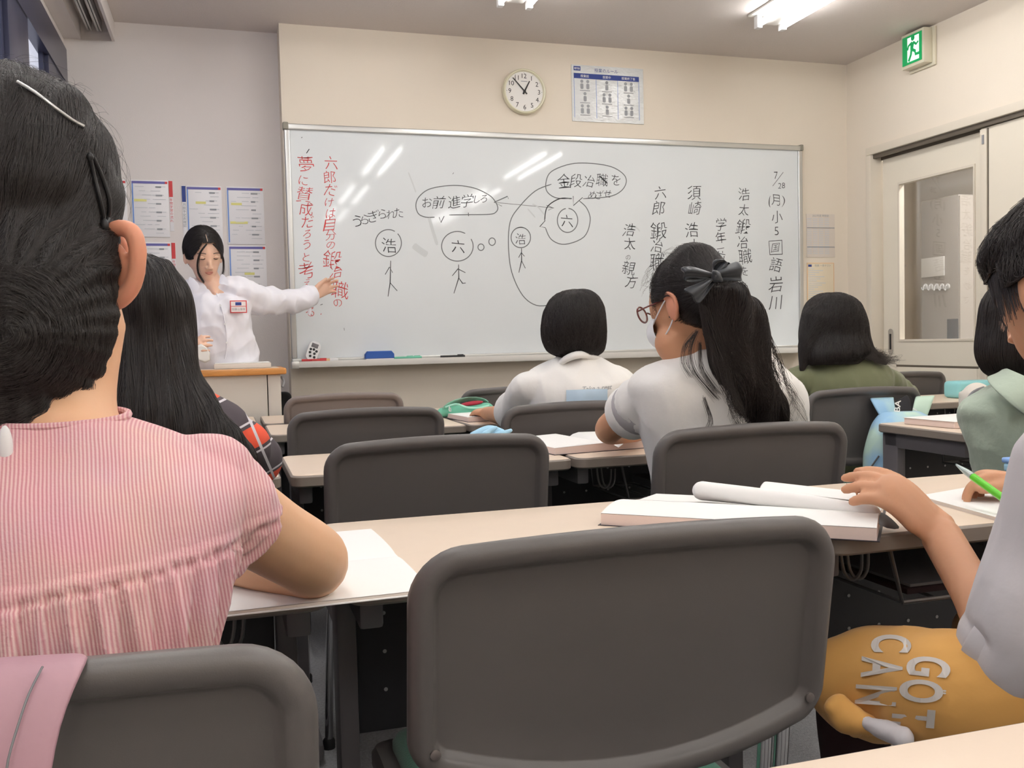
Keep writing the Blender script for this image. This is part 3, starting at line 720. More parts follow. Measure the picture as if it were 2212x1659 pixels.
for k in range(3):
    for j in range(3):
        ix, iz = px0+pw*(.16+.325*k), pz1-ph*(.36+.24*j)
        for s in ((-.35, .35) if (k+j) % 2 == 0 else (0,)):
            cxx = ix + s*.05
            ic += [disc_stack((cxx, yy, iz+.02), (0, -1, 0), [(.009, 0), (.009, .0006)], 12), xf(inset_stack(outline_rr(.018, .03, .006, 4), [(0, 0), (0, .0006)], lambda x, z, d: (x, -d, z)), T(cxx, yy, iz-.022))]
        ic.append(rect_wall(ix-.03, ix+.03, iz-.032, iz-.028, yy))
obj('pictures', join(*ic), 'print_grey', t, smooth=False, kind='stuff')

# notices to the right of the board
a, b = at(1741, 462, YF), at(1803, 556, YF)
t = thing('timetable_sheet', 'grey printed timetable with two dark rules, right of the whiteboard', 'notice', ((a.x+b.x)/2, YF, b.z))
obj('sheet', bbox((a.x, YF-.003, b.z), (b.x, YF-.0005, a.z), .0006), 'note_wall', t)
obj('rule', join(*[rect_wall(a.x+.003, b.x-.003, z, z+.005, YF-.0042) for z in (a.z-.085, a.z-.20)]), 'print_grey', t)
obj('fine_print', join(*[rect_wall(a.x+.004+k*.041, a.x+.036+k*.041, a.z-.03-j*.011, a.z-.026-j*.011, YF-.0034) for k in range(4) for j in range(20)]), 'print_light', t)
obj('heading', on_wall(text_geo('2023年度 時間割', .016), ((a.x+b.x)/2, YF-.0036, a.z-.010)), 'print_grey', t, smooth=False)
a, b = at(1742, 567, YF), at(1802, 668, YF)
t = thing('warm_notice', 'cream notice with thin orange border below the timetable by the whiteboard', 'notice', ((a.x+b.x)/2, YF, b.z))
obj('sheet', bbox((a.x, YF-.003, b.z), (b.x, YF-.0005, a.z), .0006), 'note_warm', t)
obj('border', join(*[rect_wall(*r, YF-.0034) for r in ((a.x+.002, b.x-.002, a.z-.006, a.z-.003), (a.x+.002, a.x+.005, b.z, a.z-.004), (b.x-.005, b.x-.002, b.z, a.z-.004))]), 'print_orange', t)
obj('logo_box', rect_wall(a.x+.010, a.x+.034, a.z-.026, a.z-.013, YF-.0034), 'print_blue', t)
obj('heading', on_wall(text_geo('特典 一斉テスト', .016), ((a.x+b.x)/2+.016, YF-.0036, a.z-.019)), 'print_grey', t, smooth=False)
obj('fine_print', join(*[rect_wall(a.x+.012, a.x+.05+.09*((j*37) % 10)/10, a.z-.038-j*.0125, a.z-.034-j*.0125, YF-.0034) for j in range(19)]), 'print_light', t)

# timetable sheets on the recessed wall at the left
def sheet(x0, y0, x1, y1, side, label, hl=()):
    a, b = at(x0, y0, YR), at(x1, y1, YR)
    t = thing('schedule_sheet', label, 'poster', ((a.x+b.x)/2, YR, b.z), 'schedule sheets behind the teacher')
    obj('sheet', bbox((a.x-.004, YR-.004, b.z-.01), (b.x+.004, YR-.0005, a.z+.004), .0008), 'lam_left', t)
    y = YR-.0044; W_ = b.x-a.x; H_ = a.z-b.z
    obj('top_bar', rect_wall(a.x, b.x-.012, a.z-.014, a.z-.002, y), 'print_violet', t); obj('side_line', rect_wall(a.x, a.x+.006, b.z, a.z-.014, y), 'print_bluel', t)
    obj('corner_mark', rect_wall(b.x-.012, b.x, a.z-.014, a.z-.002, y), 'print_red', t)
    r = random.Random(x0); L, K = [], []
    n = max(4, int(H_/.022))
    for j in range(n):
        z = a.z - .030 - j*.021
        if z < b.z+.005: break
        for _ in range(3):
            s = r.uniform(.06, .8)*W_; L.append(rect_wall(a.x+s, max(a.x+s+.004, min(b.x-.01, a.x+s+r.uniform(.02, .05))), z, z+.003, y-.00012*_))
        if j % 2 == 0: K.append(rect_wall(a.x+W_*.66, a.x+W_*.66+r.uniform(.02, .035), z-.004, z+.004, y-.0006))
    obj('print_lines', join(*L), 'print_light', t); obj('print_words', join(*K), 'print_grey', t)
    for f0, f1, g in hl: obj('highlight', rect_wall(a.x+W_*f0, a.x+W_*f1, a.z-H_*g-.006, a.z-H_*g+.006, y-.0002), 'print_yellow', t)
    if side:
        cx = (b.x+.006, b.x+.024) if side == 'r' else (a.x-.024, a.x-.006)
        obj('side_strip', bbox((cx[0], YR-.003, b.z+.02), (cx[1], YR-.0005, a.z+.004), .0006), 'lam_left', t)
        obj('side_tab', rect_wall(cx[0], cx[1], a.z-.078, a.z+.002, YR-.0036), 'print_red' if side == 'r' else 'print_blue', t)
        word = '年間学習の流れ' if side == 'r' else '月間予定表確認'
        obj('side_text', join(*[on_wall(text_geo(ch, .016), ((cx[0]+cx[1])/2, YR-.0038, a.z-.092-.0175*i)) for i, ch in enumerate(word)]), 'print_red' if side == 'r' else 'print_grey', t, smooth=False)
sheet(190, 388, 276, 520, None, 'schedule sheet furthest left, half hidden behind the nearest pupil\'s hair')
sheet(284, 390, 366, 508, 'r', 'schedule sheet with red side tab, upper one left of the teacher', ((.05, .4, .36),))
sheet(403, 403, 482, 560, 'l', 'schedule sheet with blue side tab directly behind the teacher\'s head', ((.25, .55, .22),))
sheet(490, 405, 571, 524, None, 'schedule sheet with yellow bar, upper right beside the whiteboard', ((.06, .55, .64), (.1, .4, .3)))
sheet(297, 525, 372, 640, 'r', 'schedule sheet with red side tab, lower one left of the teacher', ((.25, .8, .36),))
sheet(495, 532, 577, 660, None, 'schedule sheet above the teacher\'s stretched arm, lowest beside the whiteboard', ((.4, .68, .46),))

# emergency exit sign on the right wall
XS = XR - .075
fa, fb = atx(1949, 74, XS), atx(1990, 58, XS)
ya, yb, zb_, zt_ = fb.y, fa.y, (atx(1950, 143, XS).z + atx(1990, 130, XS).z)/2, min((fa.z+fb.z)/2, ZC-.03)
t = thing('exit_sign', 'green running man emergency exit sign on the right wall under the ceiling', 'sign', (XR, (ya+yb)/2, zb_))
obj('sign_box', bbox((XS+.004, ya-.014, zb_-.016), (XR-.015, yb+.014, zt_+.016), .006), 'exit_box', t)
obj('wall_bracket', bbox((XR-.015, ya-.03, zb_-.03), (XR-.001, yb+.02, zt_+.02), .004), 'exit_box', t)
obj('green_face', bbox((XS, ya, zb_), (XS+.004, yb, zt_), .0008), 'exit_green', t)
W_, H_ = yb-ya, zt_-zb_
obj('white_doorway', box((XS-.0012, ya+W_*.12, zb_+H_*.08), (XS-.0002, ya+W_*.72, zb_+H_*.92)), 'exit_white', t)
def ep(u, v): return (XS-.003, yb-W_*u, zb_+H_*v)
k_ = H_/.17
man = [tube([ep(.56, .72), ep(.52, .46)], [.017*k_, .012*k_], 8), tube([ep(.60, .72), ep(.76, .60), ep(.86, .68)], .007*k_, 8), tube([ep(.54, .72), ep(.36, .64), ep(.30, .50)], .007*k_, 8),
       tube([ep(.52, .48), ep(.70, .38), ep(.72, .26), ep(.94, .26)], .009*k_, 8), tube([ep(.51, .47), ep(.48, .30), ep(.36, .10)], .009*k_, 8), ellipsoid(ep(.58, .86), (.004, .016*k_, .016*k_))]
man = [(np.stack([XS-.003 + (g[0][:, 0]-XS+.003)*.1, g[0][:, 1], g[0][:, 2]], 1), g[1]) for g in man]
obj('running_man', join(*man), 'exit_green', t)

# ================================================================ furniture
def make_chair():
    r = thing('classroom_chair', 'chair', 'chair')
    W_, H_ = .475, .225
    ol = outline_rr(W_, H_, .052, 8, .045, .03)
    def fn(x, z, d):          # d: depth towards the sitter; back plate leans back and wraps round
        zz = z + .575; return (x, d + .018 * (x / .228) ** 2 - (zz - .575) * .16, zz + .012 * max(0, z / H_) * (1 - (x / .2375) ** 2))
    prof = [(.031, .0135), (.0285, .0125), (.024, .003), (.021, -.0005), (.012, -.004), (.004, -.001), (0, .006), (0, .016), (.004, .021), (.015, .022)]
    g = inset_stack(ol, prof, fn)
    obj('back_shell', g, 'shell', r, local=True, angle=60)
    for s in (-1, 1):
        obj('screw', disc_stack(fn(s*.213, .020, -.004), (0, -1, 0), [(.0055, -.002), (.0055, .001), (.003, .002)], 12), 'screw', r, local=True)
        x = s*.196
        obj('back_upright', join(tube([(x-.011, .052, .585), (x-.011, .06, .50), (x-.010, .075, .42), (x-.01, .08, .38)], .0085, 10, 4), tube([(x+.011, .052, .585), (x+.011, .06, .50), (x+.010, .075, .42), (x+.01, .08, .38)], .0085, 10, 4)), 'chrome', r, local=True)
    so = outline_rr(.44, .42, .06, 8)
    def fs(x, z, d): return (x, z+.055, .425 + d - .03 * max(0, (z-.32)/.1) ** 2 * .6)
    sp = obj('seat_pan', inset_stack(so, [(.02, -.018), (0, -.012), (0, .004), (.006, .012), (.02, .010)], fs), 'shell', r, local=True, angle=60)
    s2 = outline_rr(.385, .37, .05, 8)
    obj('seat_cushion', inset_stack(s2, [(0, .008), (0, .020), (.008, .030), (.03, .036)], lambda x, z, d: fs(x, z+.025, d)), 'green_fabric', r, local=True, angle=60)
    for s in (-1, 1):
        x = s*.205
        obj('side_loop', tube([(x, .02, .36), (x+s*.012, -.005, .42), (x+s*.01, .02, .455), (x+s*.004, .07, .458), (x, .12, .44)], .013, 10, 5, flat=.6), 'shell', r, local=True)
        obj('leg', join(tube([(x*.93, .10, .41), (x*.97, .05, .22), (x, -.02, .012)], .010, 10, 4)), 'chrome', r, local=True)
        obj('leg', join(tube([(x*.93, .40, .41), (x*.97, .42, .22), (x, .44, .012)], .010, 10, 4)), 'chrome', r, local=True)
    obj('cross_bar', join(tube([(-.19, .12, .30), (.19, .12, .30)], .008, 8), tube([(-.19, .41, .30), (.19, .41, .30)], .008, 8)), 'chrome', r, local=True)
    for s in (-1, 1):
        for y in (-.02, .44): obj('rubber_foot', disc_stack((s*.205, y, 0), (0, 0, 1), [(.015, 0), (.015, .02), (.011, .026)], 12), 'black', r, local=True)
    return r
chair0 = make_chair(); chair_used = [False]
def chair(x, y, label, group='grey plastic chairs at the desks', rz=0, z=0):
    # x, y: the middle of the top edge of the back
    loc = (x - math.sin(rz)*.036*0, y + .036, z)
    if not chair_used[0]:
        chair_used[0] = True; chair0.location = loc; chair0['label'] = label; chair0['group'] = group; chair0.rotation_euler = (0, 0, rz); return chair0
    return dup(chair0, loc, label, group, rz)
chair(.397, .845, 'large grey chair with green seat in the nearest row, empty, centre foreground')
chair(-.185, .612, 'grey chair in the nearest row behind the pupil in pink stripes')
chair(.418, 1.855, 'empty grey chair in the second row, left of the ponytailed pupil')
chair(1.095, 1.76, 'grey chair in the second row behind the pupil with the black bow')
chair(.405, 2.80, 'empty grey chair in the third row, left of the pupil in the white tee')
chair(1.03, 2.68, 'grey chair in the third row behind the pupil in the white tee')
chair(2.14, 2.75, 'grey chair with a pastel backpack hanging on its back')
# brown grey chairs of the front row
fc = dup(chair0, (.44, 3.77, 0), 'empty brown grey chair in the front row, left of the mint pencil case', 'grey plastic chairs at the desks')
fc.location.z = 0
sh2 = bpy.data.meshes.new_from_object(fc.children[0]); sh2.materials.clear(); sh2.materials.append(M['shell_brown'])
for ch in fc.children:
    if ch.name.startswith('back_shell'): ch.data = sh2
for x, y, lb in ((1.16, 3.73, 'grey chair in the front row beyond the white tee, mostly hidden'), (3.10, 3.70, 'grey chair in the front row at the right, beyond the olive shirt'), (-.2, 1.72, 'grey chair of the long haired pupil behind the pink shirt'), (1.95, 1.62, 'grey chair of the pupil in the pale sage shirt'), (1.22, .70, 'chair of the boy in the grey tee at the right')):
    chair(x, y, lb)
fc.location.x = .45

def make_desk():
    r = thing('school_desk', 'desk', 'desk')
    W_, D_, Zt = .695, .435, .70
    ol = outline_rr(W_, D_, .03, 6)
    top = inset_stack(ol, [(.004, 0), (0, -.003), (0, -.024), (.004, -.028)][::-1], lambda x, z, d: (x, z, Zt+d))
    obj('edge_band', inset_stack(ol, [(.005, -.028), (0, -.024), (0, -.004), (.003, -.0008), (.006, -.0004)], lambda x, z, d: (x, z, Zt+d)), 'desk_edge', r, local=True)
    obj('desk_top', inset_stack(ol, [(.005, -.001), (.005, 0), (.006, .0003)], lambda x, z, d: (x, z, Zt+d)), 'desk_top', r, local=True)
    for s in (-1, 1):
        x = s*(W_/2-.036)
        obj('leg_post', join(bbox((x-.016, D_-.085, .05), (x+.016, D_-.012, Zt-.029), .006), bbox((x-.016, .06, Zt-.075), (x+.016, D_-.02, Zt-.029), .006)), 'steel_dark', r, local=True)
        obj('foot', bbox((x-.02, .02, .012), (x+.02, D_-.0, .055), .012), 'steel_dark', r, local=True)
        for y in (.05, D_-.03): obj('castor', disc_stack((x-.008, y, .02), (1, 0, 0), [(.018, 0), (.02, .003), (.02, .013), (.018, .016)], 14), 'black', r, local=True)
        obj('bag_hook', join(*[tube([(x-s*(.065+k), .13, Zt-.03), (x-s*(.07+k), .125, Zt-.085), (x-s*(.085+k), .12, Zt-.10), (x-s*(.10+k), .12, Zt-.085), (x-s*(.105+k), .125, Zt-.05)], .003, 8, 4) for k in (0, .012)]), 'wire', r, local=True)
    py = D_-.045
    obj('modesty_panel', bbox((-W_/2+.054, py, .35), (W_/2-.054, py+.006, Zt-.035), .002), 'panel', r, local=True)
    dots = [disc_stack((-.245+.07*i, py-.0004, .42+.065*j), (0, -1, 0), [(.0035, 0), (.0035, .0006)], 8) for i in range(8) for j in range(4)]
    obj('painted_hole_light', join(*dots), 'dot', r, local=True, kind='stuff')  # pale discs in place of light shining through the holes
    zr = Zt-.125
    wires = [tube([(-.20, .07, Zt-.03), (-.185, .055, zr), (.185, .055, zr), (.20, .07, Zt-.03)], .0042, 8, 1), tube([(-.20, .30, Zt-.03), (-.185, .31, zr), (.185, .31, zr), (.20, .30, Zt-.03)], .0042, 8, 1)]
    wires += [tube([(x, .055, zr), (x, .31, zr)], .003, 6) for x in (-.185, -.12, -.06, 0, .06, .12, .185)] + [tube([(x, .06, Zt-.03), (x*.97, .05, zr)], .0035, 6) for x in (-.08, .08)]
    obj('book_rack', join(*wires), 'wire', r, local=True)
    return r
desk0 = make_desk(); dused = [False]
def desk(x, y, label, group='beige topped school desks'):
    if not dused[0]:
        dused[0] = True; desk0.location = (x, y, 0); desk0['label'] = label; desk0['group'] = group; return desk0
    return dup(desk0, (x, y, 0), label, group)
CXs = (-.233, .484, 1.190, 2.395)
R4, R3, R2, R1 = 1.163, 2.205, 3.285, 3.79
desk(CXs[1], R4, 'beige desk just beyond the large empty chair, open notebook at its left')
desk(CXs[2], R4, 'beige desk at the right holding the thick open book under the boy\'s hand')
desk(CXs[0], R4, 'beige desk of the pupil in the pink striped blouse')
desk(CXs[1], R3, 'bare beige desk in the second row before the empty chair')
desk(CXs[2], R3, 'beige desk in the second row under the ponytailed pupil\'s elbow')
desk(CXs[0], R3, 'beige desk of the long haired pupil in the dark patterned shirt')
desk(CXs[3], R3-.03, 'beige desk of the right column in the second row with a pink edged book')
desk(CXs[1], R2, 'empty beige desk in the third row left of the mint pencil case')
desk(CXs[2], R2, 'beige desk in the third row under the mint pencil case')
desk(CXs[0], R2, 'beige desk in the third row of the window column')
desk(2.30, R2-.02, 'beige desk of the pupil in the olive shirt'); desk(3.01, R2-.06, 'beige desk near the right wall under the sky blue case')
desk(CXs[1], R1, 'beige desk in the front row of the middle column'); desk(CXs[0], R1, 'beige desk in the front row of the window column')
desk(CXs[2], R1, 'beige desk in the front row beyond the pupil in the white tee')
desk(.63, .130, 'beige desk at the camera, its far edge crossing the lower right corner')

# lectern
q0, q1 = at(425, 800, 4.30), at(606, 800, 4.30)
zt = at(600, 795, 4.25).z
t = thing('lectern', 'grey panelled teacher lectern with orange wood edged top', 'lectern', ((q0.x+q1.x)/2-.1, 4.45, 0))
LX0, LX1 = q1.x-.80, q1.x
obj('top_board', bbox((LX0-.02, 4.235, zt-.028), (LX1+.022, 4.66, zt), .008, 3), 'orange_wood', t)
obj('top_surface', bbox((LX0-.0, 4.262, zt-.001), (LX1-.004, 4.64, zt+.0012), .0004), 'desk_top', t)
obj('front_panel', bbox((LX0, 4.262, .02), (LX1-.062, 4.275, zt-.029), .002), 'lectern', t)
for x in (LX0, LX1-.058): obj('side_panel', bbox((x, 4.258, 0), (x+.055, 4.62, zt-.029), .003), 'lectern', t)
obj('side_hook', tube([(LX1+.001, 4.30, zt-.04), (LX1+.012, 4.29, zt-.06), (LX1+.004, 4.28, zt-.085)], .006, 8, 3), 'steel_mid', t)
b0 = at(535, 790, 4.42)
t = thing('document_tray', 'low cream folder lying on the lectern top at its right', 'folder', (b0.x, 4.42, zt))
obj('folder_body', bbox((at(462, 790, 4.3).x, 4.30, zt+.002), (at(586, 790, 4.3).x, 4.56, zt+.024), .005), 'note_wall', t)
obj('top_page', bbox((at(464, 790, 4.3).x, 4.305, zt+.0245), (at(584, 790, 4.3).x, 4.55, zt+.027), .001), 'paper', t)
# dark chair back behind the lectern
q = at(613, 870, 4.62)
t = thing('office_chair', 'dark framed chair standing behind the lectern by the wall corner', 'chair', (q.x, 4.74, 0))
cxx, cz1 = at(600, 850, 4.72).x, at(615, 846, 4.72).z
obj('backrest', xf(inset_stack(outline_rr(.19, .30, .03, 6), [(.02, .004), (.014, 0), (.004, .0), (0, .006), (0, .022), (.01, .026)], lambda x, z, d: (x, d, z)), T(cxx-.03, 4.70, cz1-.30)), 'black', t, angle=50)
obj('seat', bbox((cxx-.17, 4.72, .42), (cxx+.05, 5.0-.12, .46), .015), 'black', t)
for dx in (-.15, .03):
    for y in (4.73, 4.86): obj('leg', tube([(cxx+dx, y, 0), (cxx+dx, y, .43)], .011, 10), 'chrome', t)
obj('back_post', join(*[tube([(cxx+dx, 4.722, .44), (cxx+dx, 4.722, cz1-.2)], .01, 8) for dx in (-.1, .03)]), 'chrome', t)

# ================================================================ people
def head_geo(c, s, R, nose=True, ears=True):
    """skull, jaw, nose, ears; face looks along +y of R; s = head height / 0.22"""
    c = Vector(c); out = [ellipsoid(c, (.073*s, .090*s, .095*s), R), ellipsoid(c + R @ Vector((0, .026, -.040))*s, (.055*s, .060*s, .070*s), R), ellipsoid(c + R @ Vector((0, .056, -.086))*s, (.026*s, .026*s, .022*s), R)]
    if nose:
        out.append(round_tube([c + R @ Vector(p)*s for p in ((0, .084, .0), (0, .096, -.022), (0, .097, -.034))], [.006*s, .008*s, .009*s], 10, 3))
        out += [ellipsoid(c + R @ Vector((x, .092, -.037))*s, (.008*s, .008*s, .006*s), R, 10, 8) for x in (-.010, .010)]
    if ears:
        for k in (-1, 1): out.append(ellipsoid(c + R @ Vector((k*.077, -.004, -.018))*s, (.008*s, .016*s, .030*s), R @ Matrix.Rotation(k*.25, 3, 'Z'), 14, 12))
    return out
def hand_geo(wr, d, n, side, curl=.5, s=1.0, spread=.12, thumb=.6, lens=(.072, .080, .074, .058), pinch=0):
    """wrist, pointing direction, palm normal (out of the palm), side = +1/-1 where the thumb is along d x n"""
    wr = Vector(wr); d = Vector(d).normalized(); n = Vector(n); n = (n - d*n.dot(d)).normalized(); u = d.cross(n).normalized()*side
    out = []; pl = .072*s
    out.append(round_tube([wr - d*.015*s, wr + d*pl*.5, wr + d*pl*.95], [.024*s, .034*s, .034*s], 14, 4, flat=.45, up=n))
    for i, ln in enumerate(lens):
        o = (1.5 - i)*.0185*s; p = wr + d*pl*(.95 - abs(i-1)*.03) + u*o; a = (1.5 - i)*spread; dd = (d*math.cos(a) + u*math.sin(a)).normalized()
        pts = [p - dd*.03*s, p]; bend = 0; c_ = curl[i] if hasattr(curl, '__len__') else curl
        for k, f in enumerate((.42, .32, .26)):
            bend += c_*(.55, .75, .5)[k]; q = dd*math.cos(bend) + n*math.sin(bend); pts.append(pts[-1] + q*ln*f*s)
        out.append(round_tube(pts, [.0095*s, .0093*s, .0085*s, .0078*s, .0066*s], 10, 4))
    t0 = wr + d*.016*s + u*.022*s; a = thumb
    q1 = (d*math.cos(a) + u*math.sin(a) + n*.35).normalized(); q2 = (d*math.cos(a*.55) + u*math.sin(a*.55) + n*.45).normalized()
    out.append(round_tube([t0 - q1*.01*s, t0 + q1*.030*s, t0 + q1*.03*s + q2*.026*s, t0 + q1*.03*s + q2*.048*s], [.015*s, .0115*s, .0100*s, .0078*s], 10, 4))
    return out
def limb(ps, rs, k=6, n=16): return round_tube(ps, rs, n, k)
def V3(*a): return Vector(a)
def legs_geo(hip, kn, an, s=1.0, grow=0.0):
    out = []
    for k in (0, 1):
        h = Vector(hip) + Vector(((-1, 1)[k]*.075*s, 0, 0)); out.append(limb([h, (h + Vector(kn[k]))/2, kn[k], (Vector(kn[k])+Vector(an[k]))/2, an[k]], [.078*s+grow, .072*s+grow, .055*s+grow, .046*s+grow, .034*s+grow]))
    return out
def shoe(an, yaw=0, s=1.0):
    a = Vector(an); R = Matrix.Rotation(yaw, 3, 'Z'); z = .0
    return join(xf(inset_stack([(x*s, y*s) for x, y in ((.036, -.05), (.042, .05), (.045, .12), (.03, .175), (0, .19), (-.03, .175), (-.045, .12), (-.042, .05), (-.036, -.05), (0, -.065))], [(.006, 0), (0, .004), (0, .03), (.008, .05), (.018, .06)], lambda x, y, d: (x, y, d)), Matrix.Translation((a.x, a.y-.02, z)) @ R.to_4x4()), round_tube([(a.x, a.y, .045), (a.x, a.y, a.z+.01)], [.04*s, .038*s], 12, 3))
def seat_legs(root, hip, s, yaw=0, tm='trouser', skin='skin', spread=.10, fwd=.36, knz=.47, grow=.012, shorts=None):
    hip = Vector(hip); f = Vector((-math.sin(yaw), math.cos(yaw), 0)); r = Vector((math.cos(yaw), math.sin(yaw), 0))
    kn = [hip + f*fwd*s + r*k*spread + Vector((0, 0, knz-hip.z)) for k in (-1, 1)]
    an = [Vector((k.x, k.y, .10)) + f*.03 for k in kn]
    return kn, an
CLOTH_V = .0065

def finish_person(root, skin_geos, skin_m, voxel, shirt, shirt_m, sv=.006, shirt_fold=None, legs=None, shoes_at=None, tm='trouser', yaw=0):
    g = fuse(skin_geos, voxel, 3); obj('body', g, skin_m, root, angle=180)
    gs = fuse(shirt, sv, 6)
    if shirt_fold: gs = puff(gs, shirt_fold)
    so = obj('shirt', gs, shirt_m, root, angle=180)
    if legs: obj('trousers', fuse(legs, .008, 4), tm, root, angle=180)
    if shoes_at:
        for a in shoes_at: obj('shoe', shoe(a, yaw), 'slip', root)
    return gs, so

def seated(name, label, top, hip, chestw, skin_m, shirt_m, head, hs, R, shoulders, elbows, wrists, hands, neckr=.042, tm='trouser', voxel=.006, sleeve=.5, sleeve_r=1.35, fold=(14, .004), torso=None, extra_shirt=(), extra_skin=(), armr=(.040, .035, .024), legyaw=0, ears=True, shirt_m2=None, sv=.006, neck0=None, legspec=None, cat='person', prefuse=None):
    root = thing(name, label, cat, (hip[0], hip[1], 0))
    H = Vector(head); n0 = Vector(neck0) if neck0 else Vector((top[0], top[1], top[2]))
    sk = head_geo(H, hs, R, True, ears) + [limb([n0 - Vector((0, 0, .05)), n0, H + R @ Vector((0, -.012, -.05))*hs], [neckr*1.25, neckr, neckr*.98])]
    tor = torso or [(hip[0], hip[1], hip[2]-.08, chestw*.55, .07), (hip[0], hip[1], hip[2], chestw*.86, .095), ((hip[0]*.6+top[0]*.4), (hip[1]*.6+top[1]*.4), hip[2]*.6+top[2]*.4, chestw*.80, .088), ((hip[0]*.25+top[0]*.75), (hip[1]*.25+top[1]*.75), hip[2]*.25+top[2]*.75, chestw*.92, .098), (top[0], top[1], top[2]-.045, chestw*.90, .085), (top[0], top[1], top[2]-.005, chestw*.55, .062), (top[0], top[1], top[2]+.02, neckr*1.05, neckr*1.0)]
    sk.append(rings([(x, y, z, rx*.9, ry*.88) for x, y, z, rx, ry in tor], 24, 4))
    sh = [rings([(x, y, z, rx*1.05+.006, ry*1.08+.008) for x, y, z, rx, ry in tor[:-1]] + [(tor[-1][0], tor[-1][1], tor[-1][2], tor[-1][3]+.008, tor[-1][4]+.008)], 28, 4, 2.3)]
    for k in (0, 1):
        a, b, c = Vector(shoulders[k]), Vector(elbows[k]), Vector(wrists[k])
        sk.append(limb([a, (a+b)/2, b, (b+c)/2, c], [armr[0], armr[0]*.97, armr[1], armr[1]*.92, armr[2]]))
        if hands[k]: sk += hand_geo(c, *hands[k][0], **hands[k][1])
        m = a + (b-a)*sleeve; sh.append(limb([a + (a-b).normalized()*.0 + Vector(((top[0]-a.x)*.35, 0, .0)), a, (a+m)/2, m], [armr[0]*1.2, armr[0]*1.22, armr[0]*(1.1+sleeve_r)/2, armr[0]*sleeve_r]))
    kn, an = seat_legs(root, hip, 1, legyaw) if not legspec else legspec
    lg = legs_geo(hip, kn, an, 1, .006)
    gs, so = finish_person(root, sk + list(extra_skin), skin_m, voxel, sh + list(extra_shirt), shirt_m, sv, folds(*fold) if fold else None, lg, an, tm)
    return root, gs, so

def Rm(yaw=0, pitch=0, roll=0): return Matrix.Rotation(yaw, 3, 'Z') @ Matrix.Rotation(pitch, 3, 'X') @ Matrix.Rotation(roll, 3, 'Y')
down = lambda p, n: (0, 0, -1)

# ---------- pupil in pink stripes, left foreground
Y1 = 1.0
hd = at(48, 440, Y1)
shR = at(475, 1085, .94); elR = at(676, 1216, 1.12); shL = Vector((hd.x-.19, .93, shR.z)); elL = Vector((hd.x-.25, 1.12, .735))
topc = at(125, 935, .93)
wR = at(455, 1185, 1.25); wR.z = .735; wL = Vector((hd.x-.05, 1.30, .74))
cx0 = at(85, 1100, .90).x
tor1 = [(cx0-.01, .84, .42, .10, .08), (cx0-.01, .84, .50, .150, .11), (cx0-.01, .86, .62, .128, .105), (cx0-.01, .875, .72, .130, .105), (cx0, .89, .80, .142, .100), (cx0+.005, .91, .87, .158, .088), (cx0+.01, .925, .905, .125, .070), (topc.x, topc.y, topc.z+.012, .052, .050)]
puffs = [limb([at(395, 1010, .92), at(462, 1018, .93), at(512, 1066, .95)], [.030, .037, .032]), limb([at(430, 1060, .93), at(500, 1120, .95)], [.052, .040]), limb([at(420, 1120, .93), at(468, 1190, .95)], [.050, .030]), limb([Vector((2*cx0-at(430, 1010, .92).x, .92, at(430, 1010, .92).z)), Vector((2*cx0-at(540, 1080, .95).x, .95, at(540, 1080, .95).z))], [.055, .05])]
def ruffle(co, n):
    zs = .812 + (co.x - cx0) * .10
    f = .0
    p = Vector((co.x*10, co.y*10, co.z*6)); f += .003*noise.noise(p) + .0025*noise.noise(p*2.6)
    if co.z < zs:
        t = min(1, (zs-co.z)/.05); ang = math.atan2(co.y-.88, co.x-cx0)
        nz = noise.noise(Vector((co.x*8, co.y*8, co.z*5))); f += .0028*(1-.4*t)*math.sin(ang*72 + 3*nz) + (.001+.0055*t)*math.sin(ang*31 + 5*nz) + .004
        if zs-co.z < .006: f -= .004
    elif co.z - zs < .008: f += .0022
    return f
p1, g1, o1 = seated('person', 'pupil in pink striped linen blouse with pinned black bun, left foreground', topc, (cx0-.01, .84, .50), .17, 'skin', 'pink_stripe', hd, 1.06, Rm(.25, -.30), (shL, shR), (elL, elR), (wL, wR),
    (((V3(.5, .8, 0), V3(0, 0, -1), -1), dict(curl=.6)), ((V3(-.6, .7, 0), V3(0, 0, -1), 1), dict(curl=.6))), neckr=.044, voxel=.005, sleeve=.10, sleeve_r=1.1, fold=None, torso=tor1, extra_shirt=puffs, armr=(.044, .0425, .027), ears=False, sv=.0036,
    extra_skin=[limb([at(150, 700, .97), at(140, 850, .95), at(130, 950, .93)], [.050, .045, .055])])
bpy.data.objects.remove(o1); g1 = puff(g1, ruffle); obj('blouse', g1, 'pink_stripe', p1, angle=180)
# piping of the yoke seam and neckline
bv = BVHTree.FromPolygons([tuple(v) for v in g1[0]], g1[1])
def on_surf(px, py, Y, off=.0015):
    d = ray(px, py).normalized(); h = bv.ray_cast(CAMP, d); return (h[0] + h[1]*off) if h[0] else at(px, py, Y)
obj('neck_trim', tube([Vector((topc.x, topc.y, topc.z+.014)) + Vector((.060*math.cos(a), .058*math.sin(a), .004*math.sin(a))) for a in np.linspace(0, 2*PI, 25)], .0035, 8, 2), 'pink_stripe', p1)
zp = on_surf(15, 970, .9, .004)
obj('zip_pull', ellipsoid(zp, (.0055, .004, .017), None, 12, 10), 'white_plastic', p1)
